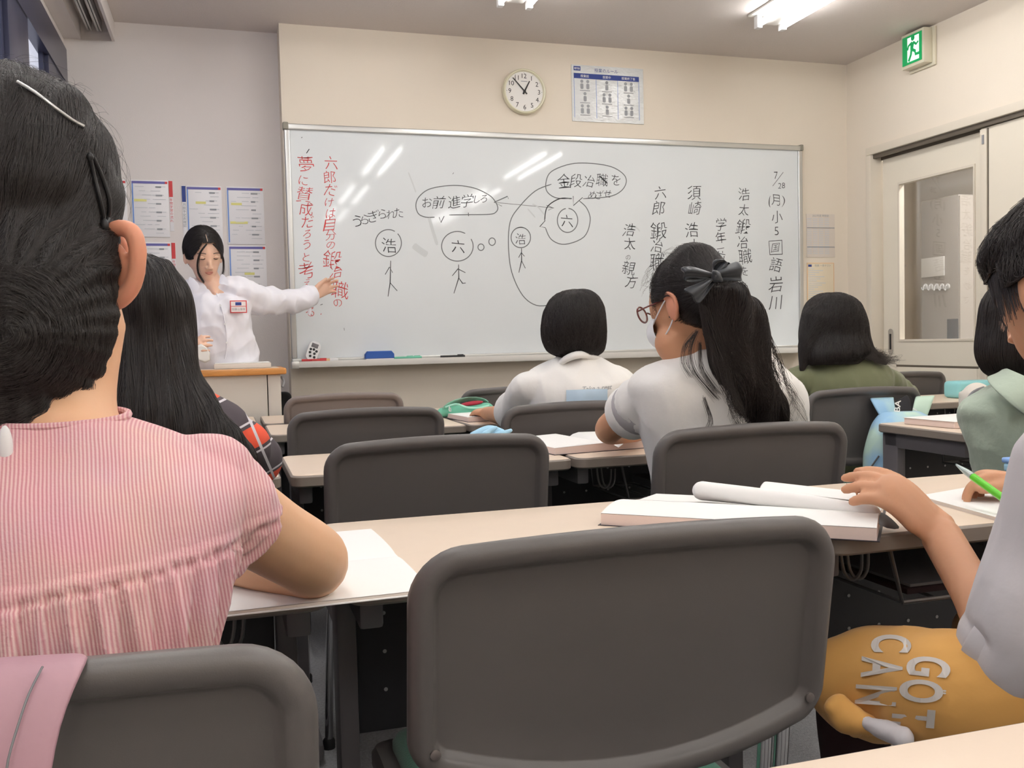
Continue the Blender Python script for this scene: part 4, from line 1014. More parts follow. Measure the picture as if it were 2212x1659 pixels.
# ear
ec = at(256, 572, Y1-.045)
es = mpx(ec); Re = Matrix.Rotation(-.75, 3, 'Z') @ Matrix.Rotation(.10, 3, 'Y')
def earp(u, v, w_=0): return ec + Re @ Vector((w_, 0, 0)) + RX*(u*es) - Vector((0, 0, v*es)) + Vector((0, -1, 0))*w_
rim = [earp(-30, -62, .0), earp(-5, -78, .004), earp(22, -70, .006), earp(33, -40, .006), earp(33, -5, .006), earp(26, 35, .005), earp(10, 62, .004), earp(-12, 78, .003), earp(-30, 72, .001), earp(-36, 50, 0)]
base = [ellipsoid(ec + RX*(-6*es) + Vector((0, .006, 0)), (.0155, .006, .034), Matrix.Rotation(.25, 3, 'Z'), 18, 14), round_tube(rim, [.006, .0078, .0085, .0085, .008, .008, .0085, .009, .008, .006], 10, 4), round_tube([earp(-12, -48, .003), earp(6, -20, .004), earp(4, 20, .003), earp(-10, 44, .002)], [.003, .0045, .0045, .003], 8, 4), ellipsoid(ec + RX*(-26*es) + Vector((0, .012, -.004)), (.014, .010, .030))]
obj('ear', fuse(base, .0022, 4), 'ear', p1, angle=180)
# hair: swept back into a low bun
hc = Vector(hd); sk_ = mpx(hd)
bun1 = at(52, 715, .93); bun2 = at(48, 868, .92)
hair_parts = [ellipsoid(hc + Vector((0, 0, .012)), (.089, .108, .118), Rm(.2, -.25)), ellipsoid(at(110, 560, 1.0), (.070, .085, .080)), limb([at(60, 560, .97), bun1], [.085, .075]), ellipsoid(bun1, (.066, .052, .058)), ellipsoid(at(75, 770, .925), (.055, .042, .040)), limb([at(-40, 850, .93), bun2, at(120, 880, .925)], [.045, .043, .030]), limb([at(120, 800, .93), at(160, 850, .93)], [.035, .022])]
gh = fuse(hair_parts, .005, 5)
def hfold(co, n):
    c = co - bun1; r = c.length; a = math.atan2(c.z, c.x)
    return .0018*math.sin(a*26 + r*40) + .003*noise.noise(co*30)
gh = puff(gh, hfold); h1 = obj('hair', gh, 'hair', p1, angle=180)
tgt = bun1 + Vector((-.02, -.02, .01))
def d1_(p, n):
    v = tgt - p
    if p.z < bun1.z + .055 and (p - bun1).length < .1: return Vector((0, 1, 0)).cross(p - bun1).normalized() + Vector((0, 0, -.2))
    return v.normalized() + Vector((0, 0, .1))
strands('hair_strand', gh, h1, 16000, .10, 9, d1_, (.0002, .0022), .00016, 'strand_grey', wav=.12)
def flyaway(center, rad, n, parent, r=.00012, ln=.04, zmin=0):
    L = []
    for _ in range(n):
        a = rng.normal(0, 1, 3); a[2] = abs(a[2])*(1 if zmin == 0 else 1); a /= np.linalg.norm(a); p = Vector((center[0]+a[0]*rad[0], center[1]+a[1]*rad[1], center[2]+a[2]*rad[2]))
        t = Vector(a).cross(Vector(rng.normal(0, 1, 3))).normalized(); L.append([p + t*ln*k/6 + Vector(a)*(.004*math.sin(k*.55)+.002) for k in range(7)])
    return curves_obj('flyaway_strand', L, parent, r, 'strand')
flyaway(hc + Vector((0, 0, .012)), (.089, .106, .117), 260, h1)
bvh1 = BVHTree.FromPolygons([tuple(v) for v in gh[0]], gh[1])
def on_hair(bv_, px, py, Y, off=.002):
    h = bv_.ray_cast(CAMP, ray(px, py).normalized()); return (h[0] + h[1]*off) if h[0] else at(px, py, Y)
c1 = [on_hair(bvh1, x, y, .95, .004) for x, y in ((187, 340), (196, 385), (208, 430), (216, 470), (220, 492))]
c2 = [on_hair(bvh1, x, y, .95, .004) for x, y in ((192, 338), (214, 385), (228, 430), (226, 470), (221, 492))]
obj('hair_clip', join(tube(c1, .0019, 8, 3), tube(c2, .0019, 8, 3), ellipsoid(c1[0], (.003, .003, .004), None, 10, 8), ellipsoid(c1[-1], (.0035, .0035, .006), None, 10, 8)), 'black', p1, label='black crossed hair clip above the ear')
obj('hair_pin', tube([on_hair(bvh1, x, y, .95, .003) for x, y in ((36, 182), (75, 205), (115, 236), (150, 262), (178, 278))], .0015, 8, 3), 'alu', p1, label='long silver hair pin')

# ---------- pupil with long straight hair behind
Y2 = 1.95
hd = at(306, 675, Y2); tp = at(330, 850, 1.97); hp2 = (tp.x, 1.93, .50)
shp = [at(120, 950, 1.97), at(515, 955, 1.97)]; el = [at(100, 1100, 2.15), Vector((at(560, 1000, 2.15).x, 2.18, .735))]; wr = [Vector((tp.x-.08, 2.35, .73)), Vector((tp.x+.06, 2.36, .73))]
p2, g2, o2 = seated('person', 'pupil with long straight black hair in dark shirt with orange red blocks', tp, hp2, .175, 'skin_fair', 'pattern', hd, .98, Rm(0, -.35), shp, el, wr,
    (((V3(.4, .9, 0), V3(0, 0, -1), -1), dict(curl=.6)), ((V3(-.4, .9, 0), V3(0, 0, -1), 1), dict(curl=.6))), sleeve=.75, sleeve_r=1.5, fold=(10, .005))
def px_rings(rows, Y, ry, k=4, n=30, pw=2.0):
    out = []
    for i, (xc, y, hw) in enumerate(rows):
        c = at(xc, y, Y if np.isscalar(Y) else Y[i]); r_ = ry if np.isscalar(ry) else ry[i]; out.append((c.x, c.y, c.z, hw*mpx(c), r_))
    return rings(out[::-1], n, k, pw)
hr = px_rings([(300, 553, 22), (302, 566, 58), (305, 600, 84), (305, 650, 101), (305, 720, 110), (300, 800, 126), (308, 880, 155), (330, 950, 190), (345, 1010, 205)], [1.95]*5 + [1.92, 1.88, 1.86, 1.86], [.045, .075, .10, .112, .110, .095, .075, .06, .045])
hr = fuse([hr], .006, 3); hr = puff(hr, lambda co, n: .0025*math.sin(co.x*170 + 3*noise.noise(co*9)) + .004*noise.noise(Vector((co.x*30, co.y*30, co.z*4))))
h2 = obj('hair', hr, 'hair', p2, angle=180)
strands('hair_strand', hr, h2, 6000, .22, 10, down, (.0004, .003), .00035, wav=.05)

# ---------- pupil in the white tee with a bob
Y4 = 2.86
hd = at(1236, 707, Y4); tp = at(1246, 782, Y4+.01); hp_ = (tp.x, 2.83, .50)
p4, g4, o4 = seated('person', 'pupil with short black bob in white tee with sky photo print', tp, hp_, .175, 'skin_tan', 'tee_white', hd, .96, Rm(.5, -.35), [at(1140, 838, Y4), at(1340, 830, Y4)], [at(1100, 900, 3.05), Vector((at(1350, 900, 3.05).x, 3.1, .76))],
    [Vector((at(1060, 900, 3.3).x, 3.36, .735)), Vector((at(1240, 900, 3.3).x, 3.42, .735))], (((V3(0, 1, 0), V3(0, 0, -1), -1), dict(curl=.6)), ((V3(-.3, 1, 0), V3(0, 0, -1), 1), dict(curl=.6))), sleeve=.8, sleeve_r=1.5, fold=(11, .009), neckr=.045)
bt = px_rings([(1244, 628, 16), (1243, 636, 40), (1241, 660, 60), (1239, 695, 68), (1240, 730, 69), (1244, 757, 60), (1250, 772, 34)], Y4, [.04, .075, .098, .108, .100, .078, .05])
bt = fuse([bt], .0055, 3); bt = puff(bt, lambda co, n: .003*noise.noise(Vector((co.x*60, co.y*60, co.z*8))))
h4 = obj('hair', bt, 'hair', p4, angle=180)
strands('hair_strand', bt, h4, 3600, .11, 9, lambda p, n: Vector((p.x-hd.x, p.y-hd.y, -.03 - .9*max(0, .1-(p.z-hd.z)))), (.0005, .004), .00035, wav=.08)
nape = tube([at(1200, 797, 2.86), at(1222, 776, 2.80), at(1255, 766, 2.785), at(1296, 776, 2.84)], [.006, .011, .012, .008], 12, 4, flat=1)
obj('collar', nape, 'tee_white', p4)
bv4 = BVHTree.FromPolygons([tuple(v) for v in puff(g4, folds(12, .0))[0]], g4[1])
def decal(bv_, x0, y0, x1, y1, off=.0012, nx=14, ny=10, skew=0):
    V, F = [], []
    for j in range(ny+1):
        for i in range(nx+1):
            px, py = x0+(x1-x0)*i/nx, y0+(y1-y0)*j/ny + skew*i/nx; h = bv_.ray_cast(CAMP, ray(px, py).normalized()); V.append((h[0] + h[1]*off)[:] if h[0] else at(px, py, Y4)[:])
    for j in range(ny):
        for i in range(nx): a = j*(nx+1)+i; F.append((a, a+nx+1, a+nx+2, a+1))
    return G(V, F)
obj('photo_print', decal(bv4, 1223, 843, 1311, 874, .003, skew=-3), 'print_sky', p4, label='pale blue sky photo print')
tg = text_geo('Take a rest', .022); cc = at(1290, 838, 2.7)
def wrap(g, bv_, off=.003):
    V = []
    for v in g[0]:
        d = (Vector(v) - CAMP).normalized(); h = bv_.ray_cast(CAMP, d); V.append((h[0] - d*off)[:] if h[0] else tuple(v))
    return (np.array(V), g[1])
obj('script_print', wrap(on_wall(tg, cc, rot=.04, shear=.3), bv4), 'print_grey', p4, smooth=False)

# ---------- pupil with the ponytail and black bow
Y5 = 1.97
hd = at(1482, 655, Y5); tp = at(1520, 775, Y5); R5 = Rm(.62, -.30, .05)
p5, g5, o5 = seated('person', 'pupil with long wavy ponytail, glasses and mask in white top', tp, (tp.x+.06, 1.98, .50), .180, 'skin_tan', 'tee_white', hd, 1.0, R5, [at(1425, 845, Y5), at(1668, 835, Y5)], [at(1316, 928, 2.20), at(1715, 940, 2.12)],
    [at(1400, 930, 2.42), Vector((at(1600, 940, 2.35).x, 2.4, .735))], (((V3(.5, .8, 0), V3(0, 0, -1), -1), dict(curl=.6)), ((V3(-.5, .9, 0), V3(0, 0, -1), 1), dict(curl=.6))), sleeve=.30, sleeve_r=1.55, fold=(9, .010), neckr=.043, armr=(.042, .037, .025),
    extra_skin=[limb([at(1455, 740, Y5), at(1500, 790, Y5)], [.045, .05])], extra_shirt=[limb([at(1640, 800, Y5), at(1690, 860, 1.99), at(1712, 925, 2.02)], [.05, .05, .045])])
slv = lambda a, b, r0, r1: tube([a, b], [r0, r1], 24, 1, cap=False)
a5, b5 = at(1425, 845, Y5), at(1316, 928, 2.20)
obj('sleeve_mesh_band', tube([a5+(b5-a5)*.28, a5+(b5-a5)*.36, a5+(b5-a5)*.47], [.066, .067, .066], 26, 3, cap=False), 'sheer', p5, label='see-through mesh band of the sleeve')
obj('sleeve_cuff', tube([a5+(b5-a5)*.45, a5+(b5-a5)*.50, a5+(b5-a5)*.60, a5+(b5-a5)*.61], [.066, .068, .065, .061], 26, 2, cap=False), 'tee_white', p5)
hh = [ellipsoid(hd + Vector((.006, -.018, .028)), (.088, .100, .092), R5), ellipsoid(at(1515, 640, Y5-.06), (.070, .06, .070)), limb([at(1500, 590, Y5-.02), at(1545, 620, Y5-.10)], [.07, .05])]
cap5 = fuse(hh, .005, 4); face5 = lambda c: not (R5.transposed() @ (Vector(c)-hd)).y > .062
cap5 = keep(cap5, lambda c: not ((R5.transposed() @ (Vector(c)-hd)).z < .01 and (R5.transposed() @ (Vector(c)-hd)).y > -.012 - .9*((R5.transposed() @ (Vector(c)-hd)).z)))
cap5 = keep(cap5, lambda c: not ((R5.transposed() @ (Vector(c)-hd)).y > .058 and (R5.transposed() @ (Vector(c)-hd)).z < .055))
cap5 = puff(cap5, lambda co, n: .003*noise.noise(co*35))
h5 = obj('hair', cap5, 'hair', p5, angle=180)
tb = at(1548, 622, Y5-.13)
strands('hair_strand', cap5, h5, 4200, .10, 8, lambda p, n: (tb-p).normalized(), (.0004, .004), .00035, wav=.15)
flyaway(hd + Vector((0, -.005, .03)), (.092, .10, .094), 160, h5, .00025, .05)
tail_path = [(1552, 618, 38, .05), (1575, 660, 58, .055), (1590, 720, 66, .055), (1600, 780, 66, .05), (1618, 840, 60, .045), (1640, 880, 56, .032), (1652, 912, 46, .022), (1660, 930, 30, .012)]
tl = []
for x, y, hw, ry in tail_path:
    c = at(x, y, Y5-.15 + (.05*min(1, (y-600)/250))); tl.append((c.x, c.y, c.z, hw*mpx(c), ry))
tg_ = fuse([rings(tl[::-1], 28, 5)], .005, 3)
tg_ = puff(tg_, lambda co, n: .005*math.sin(co.x*110 + co.z*22 + 2.5*noise.noise(co*8)) + .006*noise.noise(Vector((co.x*25, co.y*25, co.z*7))))
tail = obj('ponytail', tg_, 'hair', p5, angle=180)
strands('tail_strand', tg_, tail, 6000, .24, 14, lambda p, n: Vector((.22 + .45*math.sin(p.z*32 + p.x*20), .0, -1)), (.0005, .007), .0004, wav=.16)
L = []
cl_ = [(rng.uniform(0, 6.3), rng.uniform(8, 20), rng.uniform(.24, .42), rng.choice((-1, 1)), rng.uniform(.7, 1.1)) for _ in range(12)]
for k in range(240):      # loose wavy locks over and beside the tail
    i = rng.integers(0, 2); x, y, hw, ry = tail_path[i+1]; ph, amp, tilt, s_, f_ = cl_[k % 12]; u_ = x + s_*hw*f_ + rng.normal(0, 2.5); Yk = Y5-.15+rng.uniform(-.02, .02); ph += rng.normal(0, .12); ln = rng.uniform(150, 250)
    L.append([at(u_ + tilt*ln*t/16 + amp*math.sin(ph + t*.55)*t/16, y + ln*t/16, Yk) for t in range(17)])
curves_obj('loose_lock', L, tail, .0004, 'strand')
L = []
for base_ in ([(1506, 715), (1492, 755), (1500, 800), (1530, 838), (1552, 862)], [(1500, 722), (1480, 750), (1478, 785), (1496, 815)], [(1512, 740), (1515, 790), (1538, 830), (1556, 850)], [(1520, 860), (1534, 905), (1528, 925)]):
    for k in range(26):
        o_ = rng.normal(0, 2.6, 2); q_ = rng.uniform(.6, 1.5); A = catmull([tuple(at(x + o_[0]*(1 + q_*i_*.5), y + o_[1], Y5-.12)) for i_, (x, y) in enumerate(base_)], 5); L.append([Vector(a) for a in A])
curves_obj('loose_lock', L, h5, .00028, 'strand')
L = [[at(1425 + rng.normal(0, 4) - 14*math.sin(t/12*2.6+q_), 580 + rng.normal(0, 3) + t*9.0*f_, Y5) for t in range(13)] for q_, f_ in [(rng.uniform(-.3, .3), rng.uniform(.6, 1.1)) for _ in range(26)]]
curves_obj('face_lock', L, h5, .0003, 'strand')
# bow
bc = at(1541, 598, Y5-.165)
def bow_loop(pts, wd, th=.004):
    """satin loop: flat band whose width follows wd, given px positions of both edges"""
    V, F = [], []
    for (a, b, dy) in pts:
        A_, B_2 = at(a[0], a[1], bc.y+dy), at(b[0], b[1], bc.y+dy*.6)
        for k in range(7):
            t = k/6; q = A_.lerp(B_2, t) + Vector((0, -.008*math.sin(t*PI*2.5+dy*90), 0)); V.append(q[:])
    n = len(pts)
    for i in range(n-1):
        for k in range(6): a = i*7+k; F.append((a, a+1, a+8, a+7))
    return G(V, F)
def solid(g, t=.003):
    me = mesh_of('tmp', g, False); o = bpy.data.objects.new('tmp', me); COL.objects.link(o); m = o.modifiers.new('s', 'SOLIDIFY'); m.thickness = t; m.offset = 0
    m2_ = o.modifiers.new('b', 'SUBSURF'); m2_.levels = 1; bpy.context.view_layer.update(); ev = o.evaluated_get(bpy.context.evaluated_depsgraph_get()); q = bpy.data.meshes.new_from_object(ev)
    v = np.empty(len(q.vertices)*3); q.vertices.foreach_get('co', v); f = [tuple(p.vertices) for p in q.polygons]; bpy.data.objects.remove(o); bpy.data.meshes.remove(me); bpy.data.meshes.remove(q); return (v.reshape(-1, 3), f)
bow = thing('hair_bow', 'large black satin bow tied above the long ponytail', 'bow', bc)
for nm, pts in (('loop', [((1541, 590), (1541, 606), -.004), ((1515, 580), (1520, 602), -.018), ((1490, 572), (1495, 598), -.022), ((1470, 578), (1474, 606), -.016), ((1474, 586), (1490, 611), .0), ((1510, 594), (1515, 607), .008), ((1541, 596), (1541, 604), .006)]),
                ('loop', [((1541, 590), (1541, 604), .010), ((1534, 568), (1552, 576), .006), ((1545, 558), (1575, 562), -.006), ((1570, 560), (1580, 580), -.010), ((1560, 572), (1566, 592), -.006), ((1541, 590), (1541, 604), -.004)]),
                ('tail_end', [((1541, 588), (1545, 606), -.008), ((1570, 574), (1580, 606), -.016), ((1599, 560), (1608, 609), -.018)]),
                ('tail_end', [((1535, 600), (1546, 606), -.008), ((1512, 612), (1530, 632), -.016), ((1474, 624), (1510, 661), -.018)])):
    obj(nm, solid(bow_loop(pts, 0)), 'ribbon', bow, angle=180)
obj('knot', fuse([ellipsoid(bc + Vector((0, -.012, 0)), (.011, .011, .013)), limb([bc + Vector((-.006, -.016, .008)), bc + Vector((.008, -.016, -.008))], [.006, .006])], .002, 2), 'ribbon', bow, angle=180)
# glasses, mask loop, ear
def fp(x, y, z): return hd + R5 @ Vector((x, y, z))
gl = thing('glasses', 'brown framed glasses worn by the ponytailed pupil', 'glasses', fp(0, .10, 0))
for sx in (-1, 1):
    ring_ = [fp(sx*.034 + .024*math.cos(a), .100 + .002*math.cos(a), .004 + .019*math.sin(a)) for a in np.linspace(0, 2*PI, 15)]
    obj('rim', tube(ring_, .0022, 8, 3), 'glasses', gl); obj('lens', disc_stack(fp(sx*.034, .100, .004), R5 @ Vector((0, 1, 0)), [(.021, 0), (.021, .001)], 20), 'glass', gl)
    obj('temple', tube([fp(sx*.058, .098, .010), fp(sx*.074, .05, .008), fp(sx*.080, -.005, .004), fp(sx*.078, -.022, -.014)], .0020, 8, 3), 'glasses', gl)
obj('bridge', tube([fp(-.010, .101, .008), fp(0, .104, .012), fp(.010, .101, .008)], .0018, 8, 3), 'glasses', gl)
mk = obj('mask_cloth', fuse([ellipsoid(fp(0, .062, -.052), (.056, .050, .046), R5)], .004, 2), 'mask', None, angle=180)
bpy.data.objects.remove(mk)
mt = thing('face_mask', 'white face mask with ear loops on the ponytailed pupil', 'mask', fp(0, .09, -.05))
obj('mask_cloth', keep(ellipsoid(fp(0, .050, -.048), (.060, .064, .050), R5), lambda c: (R5.transposed() @ (Vector(c)-hd)).y > .062), 'mask', mt, angle=180)
for sx in (-1, 1): obj('ear_loop', tube([fp(sx*.050, .070, -.030), fp(sx*.072, .035, -.012), fp(sx*.083, .0, .008), fp(sx*.084, -.010, -.020), fp(sx*.074, .015, -.052), fp(sx*.052, .058, -.074)], .0016, 6, 4), 'mask', mt)
obj('ear', fuse([ellipsoid(fp(-.082, -.004, -.018), (.008, .017, .031), R5 @ Matrix.Rotation(-.3, 3, 'Z')), round_tube([fp(-.083, .008, .008), fp(-.090, -.006, .016), fp(-.094, -.020, .002), fp(-.091, -.020, -.022), fp(-.084, -.006, -.044)], [.004, .005, .005, .005, .005], 8, 4)], .0025, 3), 'ear', p5, angle=180)

# ---------- pupil in the olive shirt
Y6 = 3.02
hd = at(1803, 705, Y6); tp = at(1822, 775, Y6); R6 = Rm(-.1, -.4)
p6, g6, o6 = seated('person', 'pupil with shoulder length black hair in olive green shirt near the sliding door', tp, (tp.x, 3.0, .50), .19, 'skin_fair', 'olive', hd, .98, R6, [at(1725, 825, Y6), at(1915, 825, Y6)], [at(1700, 885, 3.2), at(1955, 870, 3.25)],
    [Vector((at(1790, 870, 3.5).x, 3.45, .735)), Vector((at(1880, 870, 3.5).x, 3.45, .735))], (((V3(.3, 1, 0), V3(0, 0, -1), -1), dict(curl=.6)), ((V3(-.3, 1, 0), V3(0, 0, -1), 1), dict(curl=.6))), sleeve=.95, sleeve_r=1.5, fold=(10, .010), armr=(.045, .038, .025))
bt = px_rings([(1795, 634, 14), (1796, 641, 36), (1799, 660, 58), (1801, 690, 70), (1802, 725, 78), (1808, 760, 80), (1800, 785, 58)], [Y6]*5 + [Y6-.03, Y6-.05], [.04, .075, .10, .108, .105, .095, .06])
side6 = limb([at(1765, 690, Y6-.02), at(1744, 745, Y6-.03), at(1733, 800, Y6-.04)], [.055, .030, .007]); flick = limb([at(1860, 745, Y6-.05), at(1885, 765, Y6-.08), at(1912, 785, Y6-.085)], [.03, .018, .006])
bt = fuse([bt, side6, flick], .0055, 3); bt = puff(bt, lambda co, n: .003*noise.noise(Vector((co.x*50, co.y*50, co.z*7))))
h6 = obj('hair', bt, 'hair', p6, angle=180)
strands('hair_strand', bt, h6, 4200, .17, 10, lambda p, n: Vector((p.x-hd.x, p.y-hd.y, -.02 - .9*max(0, .1-(p.z-hd.z)))) + Vector((max(0, (hd.z-.04-p.z))*.6, 0, 0)), (.0005, .004), .0004, wav=.1)
L = [[at(1868 + rng.normal(0, 14) + t*rng.uniform(3.2, 4.6), 758 + rng.normal(0, 5) + 14*(t/12)**1.6 + t*.9, Y6-.10) for t in range(13)] for _ in range(90)]
curves_obj('loose_lock', L, h6, .0004, 'strand')

# ---------- pupil in the pale sage shirt
Y7 = 1.83
hd = at(2205, 700, Y7); tp = at(2215, 838, Y7)
p7, g7, o7 = seated('person', 'pupil in pale sage collared shirt, half hidden behind the boy at right', tp, (tp.x+.04, 1.82, .50), .165, 'skin_fair', 'sage', hd, .98, Rm(.15, -.3), [at(2185, 890, Y7), at(2330, 890, Y7)], [at(2170, 985, 1.98), at(2350, 980, 1.98)],
    [Vector((at(2230, 960, 2.25).x, 2.26, .735)), Vector((at(2290, 960, 2.2).x, 2.24, .735))], (((V3(.2, 1, 0), V3(0, 0, -1), -1), dict(curl=.6)), ((V3(-.3, 1, 0), V3(0, 0, -1), 1), dict(curl=.6))), sleeve=.8, sleeve_r=1.5, fold=(13, .010), armr=(.045, .036, .025),
    extra_shirt=[limb([at(2178, 850, Y7), at(2215, 820, Y7-.02)], [.035, .045]), rings([(at(2225, 900, Y7).x, Y7, at(2200, 990, Y7).z, .13, .11), (at(2225, 900, Y7).x+.01, Y7, at(2200, 900, Y7).z, .11, .10), (at(2210, 850, Y7).x, Y7, at(2200, 850, Y7).z, .06, .07)])])
bt = fuse([px_rings([(2205, 607, 14), (2205, 618, 40), (2205, 650, 62), (2205, 700, 70), (2192, 760, 64), (2178, 800, 34), (2172, 815, 14)], Y7, [.03, .075, .10, .108, .10, .07, .03])], .006, 3)
h7 = obj('hair', bt, 'hair', p7, angle=180); strands('hair_strand', bt, h7, 3000, .17, 10, down, (.0005, .004), .0004, wav=.1)
cf = [((2126, 814), (2168, 792), -.02), ((2142, 838), (2185, 800), -.09), ((2170, 862), (2215, 812), -.125), ((2204, 892), (2250, 830), -.135), ((2215, 900), (2290, 850), -.12)]
V = []; F = []
for (a, b, dy) in cf:
    for k in range(6): t_ = k/5; V.append((at(a[0], a[1], Y7+dy).lerp(at(b[0], b[1], Y7+dy+.02), t_) + Vector((0, -.012*math.sin(t_*PI), 0)))[:])
for i_ in range(4):
    for k in range(5): a = i_*6+k; F.append((a, a+1, a+7, a+6))
obj('collar', solid(G(V, F), .006), 'sage', p7, angle=180)

# ---------- boy in the grey tee, right foreground
Y8 = .93
hd = at(2318, 610, .90); R8 = Rm(.04, -.34)
tp = at(2500, 900, .86); hx = at(2485, 1480, .88)
hp_ = Vector((hx.x+.02, .86, .50))
shl = at(2350, 1020, .90); ell = at(2180, 1415, .93); wrl = at(2034, 1160, 1.12)
shr = Vector((shl.x+.27, .80, shl.z)); elr = Vector((shl.x+.30, 1.0, .76)); wrr = at(2245, 1052, 1.26)
kn, an = [Vector((.93, 1.22, .475)), Vector((1.22, 1.26, .48))], [Vector((.93, 1.25, .10)), Vector((1.22, 1.30, .10))]
hl = (((V3(*(at(1958, 1085, 1.15) - wrl)), V3(-.25, .80, -.55), -1), dict(curl=(.55, .6, .65, .7), s=1.16, spread=.02, thumb=.5)))
hr_ = (((V3(*(at(2120, 1030, 1.32) - wrr)), V3(-.1, -.3, -.9), 1), dict(curl=(.85, .95, 1.1, 1.2), s=1.02, spread=.04, thumb=.35)))
tor8 = [(hp_.x, hp_.y, .43, .10, .09), (hp_.x, hp_.y, .50, .16, .115), (hp_.x+.01, .87, .62, .150, .105), (hp_.x+.02, .89, .75, .140, .108), (tp.x, .89, tp.z-.075, .125, .095), (tp.x, .885, tp.z-.03, .10, .075), (tp.x, .88, tp.z+.01, .055, .055)]
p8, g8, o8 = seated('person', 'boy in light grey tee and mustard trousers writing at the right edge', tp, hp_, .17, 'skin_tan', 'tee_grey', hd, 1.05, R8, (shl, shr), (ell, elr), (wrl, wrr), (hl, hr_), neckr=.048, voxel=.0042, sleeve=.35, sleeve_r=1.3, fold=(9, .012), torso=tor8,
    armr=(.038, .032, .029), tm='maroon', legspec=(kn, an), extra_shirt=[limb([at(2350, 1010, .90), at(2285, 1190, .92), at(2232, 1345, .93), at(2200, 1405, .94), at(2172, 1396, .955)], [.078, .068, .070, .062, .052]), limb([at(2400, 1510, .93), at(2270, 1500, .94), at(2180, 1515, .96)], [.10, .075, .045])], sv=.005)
cap8 = fuse([ellipsoid(hd + R8 @ Vector((0, -.008, .012)), (.085, .096, .104), R8), ellipsoid(hd + R8 @ Vector((-.004, .020, .050)), (.074, .066, .054), R8)], .005, 3)
def h8keep(c):
    l = R8.transposed() @ (Vector(c)-hd)
    return not ((l.y > .020 and l.z < .034) or (l.z < .004 and l.y > -.028) or (l.z < -.055))
cap8 = keep(cap8, h8keep); cap8 = puff(cap8, lambda co, n: .004*noise.noise(co*30)); h8 = obj('hair', cap8, 'hair', p8, angle=180)
obj('sleeve_cuff', solid(tube([at(2185, 1400, .95), at(2150, 1384, .965), at(2122, 1366, .98)], [.054, .052, .046], 28, 3, cap=False), .003), 'tee_grey', p8, angle=180)
crown = hd + R8 @ Vector((0, -.05, .12))
strands('hair_strand', cap8, h8, 5000, .085, 8, lambda p, n: (p-crown) + Vector((0, 0, -.05)), (.0005, .006), .00038, wav=.12, lift=.006)
L = []
for k in range(900):       # fringe and temple tips
    a = rng.uniform(-1.6, .6); l0 = Vector((.080*math.sin(a), .087*math.cos(a), .050 + rng.normal(0, .006))); tip = rng.uniform(.015, .036) * (1.0 if a > -.95 else 2.1)
    L.append([hd + R8 @ (l0 * (1 + .04*t) + Vector((0, .003*t, -tip*t*t - .012*t))) for t in np.linspace(0, 1, 7)])
curves_obj('fringe_strand', L, h8, .0005, 'strand')
# mustard trousers: one thigh swung towards the aisle, wide open hem with lettering
q0, q1 = Vector((at(2110, 1500, .96).x, .98, .475)), at(1840, 1480, 1.22)
th = [at(2330, 1500, .92), at(2080, 1500, 1.0), at(1960, 1482, 1.09), at(1895, 1478, 1.14), at(1862, 1478, 1.16)]
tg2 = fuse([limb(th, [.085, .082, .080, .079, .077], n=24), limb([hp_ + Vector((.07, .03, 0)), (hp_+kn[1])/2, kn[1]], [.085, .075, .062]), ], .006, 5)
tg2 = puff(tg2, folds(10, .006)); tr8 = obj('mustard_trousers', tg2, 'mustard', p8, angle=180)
obj('hem_stitch', tube([at(1828 + 6*math.cos(a)*0 - 10*math.cos(a*1.0)*0 + 8*math.sin(a/2)*0, 1478, 1.0) for a in (0,)] + [], .001, 4) if False else tube([Vector(th[3]) + Vector((0, 0, .0822*math.sin(a))) + (RF*.082*-math.cos(a)) for a in np.linspace(-1.4, 1.4, 9)], .0022, 6, 2), 'print_orange', p8)
bvt = BVHTree.FromPolygons([tuple(v) for v in tg2[0]], tg2[1])
def letters(word, items):
    gs = []
    for ch, px, py, s, rot in items:
        d = ray(px, py).normalized(); h = bvt.ray_cast(CAMP, d); c = h[0] if h[0] else at(px, py, 1.0); ss = s * mpx(c)
        g = text_geo(ch, ss*1.35, .035*ss, 6); v = g[0].copy(); v[:, 0] *= .50
        # block serifs
        gs.append(wrap(on_wall((v, g[1]), c - d*.03, u=RX, v=-RD, rot=rot), bvt, .0025))
    return join(*gs)
def subdiv_text(g): return g
obj('lettering', letters('GOT', [('G', 2006, 1440, 92, -1.68), ('O', 1990, 1493, 92, -1.66), ('T', 1973, 1550, 92, -1.66), ('¨', 2040, 1495, 40, -1.66)]), 'letter', p8, smooth=False)
obj('lettering', letters('CAN', [('C', 1925, 1390, 84, -1.6), ('A', 1905, 1442, 88, -1.62), ('N', 1892, 1502, 88, -1.64), ('I', 1905, 1560, 80, -1.66)]), 'letter', p8, smooth=False)
obj('cloth_end', puff(fuse([limb([at(1812, 1530, 1.10), at(1830, 1552, 1.09), at(1862, 1562, 1.07), at(1900, 1575, 1.05)], [.018, .020, .014, .010]), limb([at(1800, 1530, 1.10), at(1845, 1570, 1.09)], [.012, .012])], .004, 2), folds(30, .004)), 'mustard', p8, angle=180)
obj('cloth_end', puff(fuse([limb([at(1872, 1562, 1.06), at(1910, 1578, 1.03), at(1950, 1596, 1.0)], [.008, .013, .014])], .004, 2), folds(30, .003)), 'tee_grey', p8, angle=180)
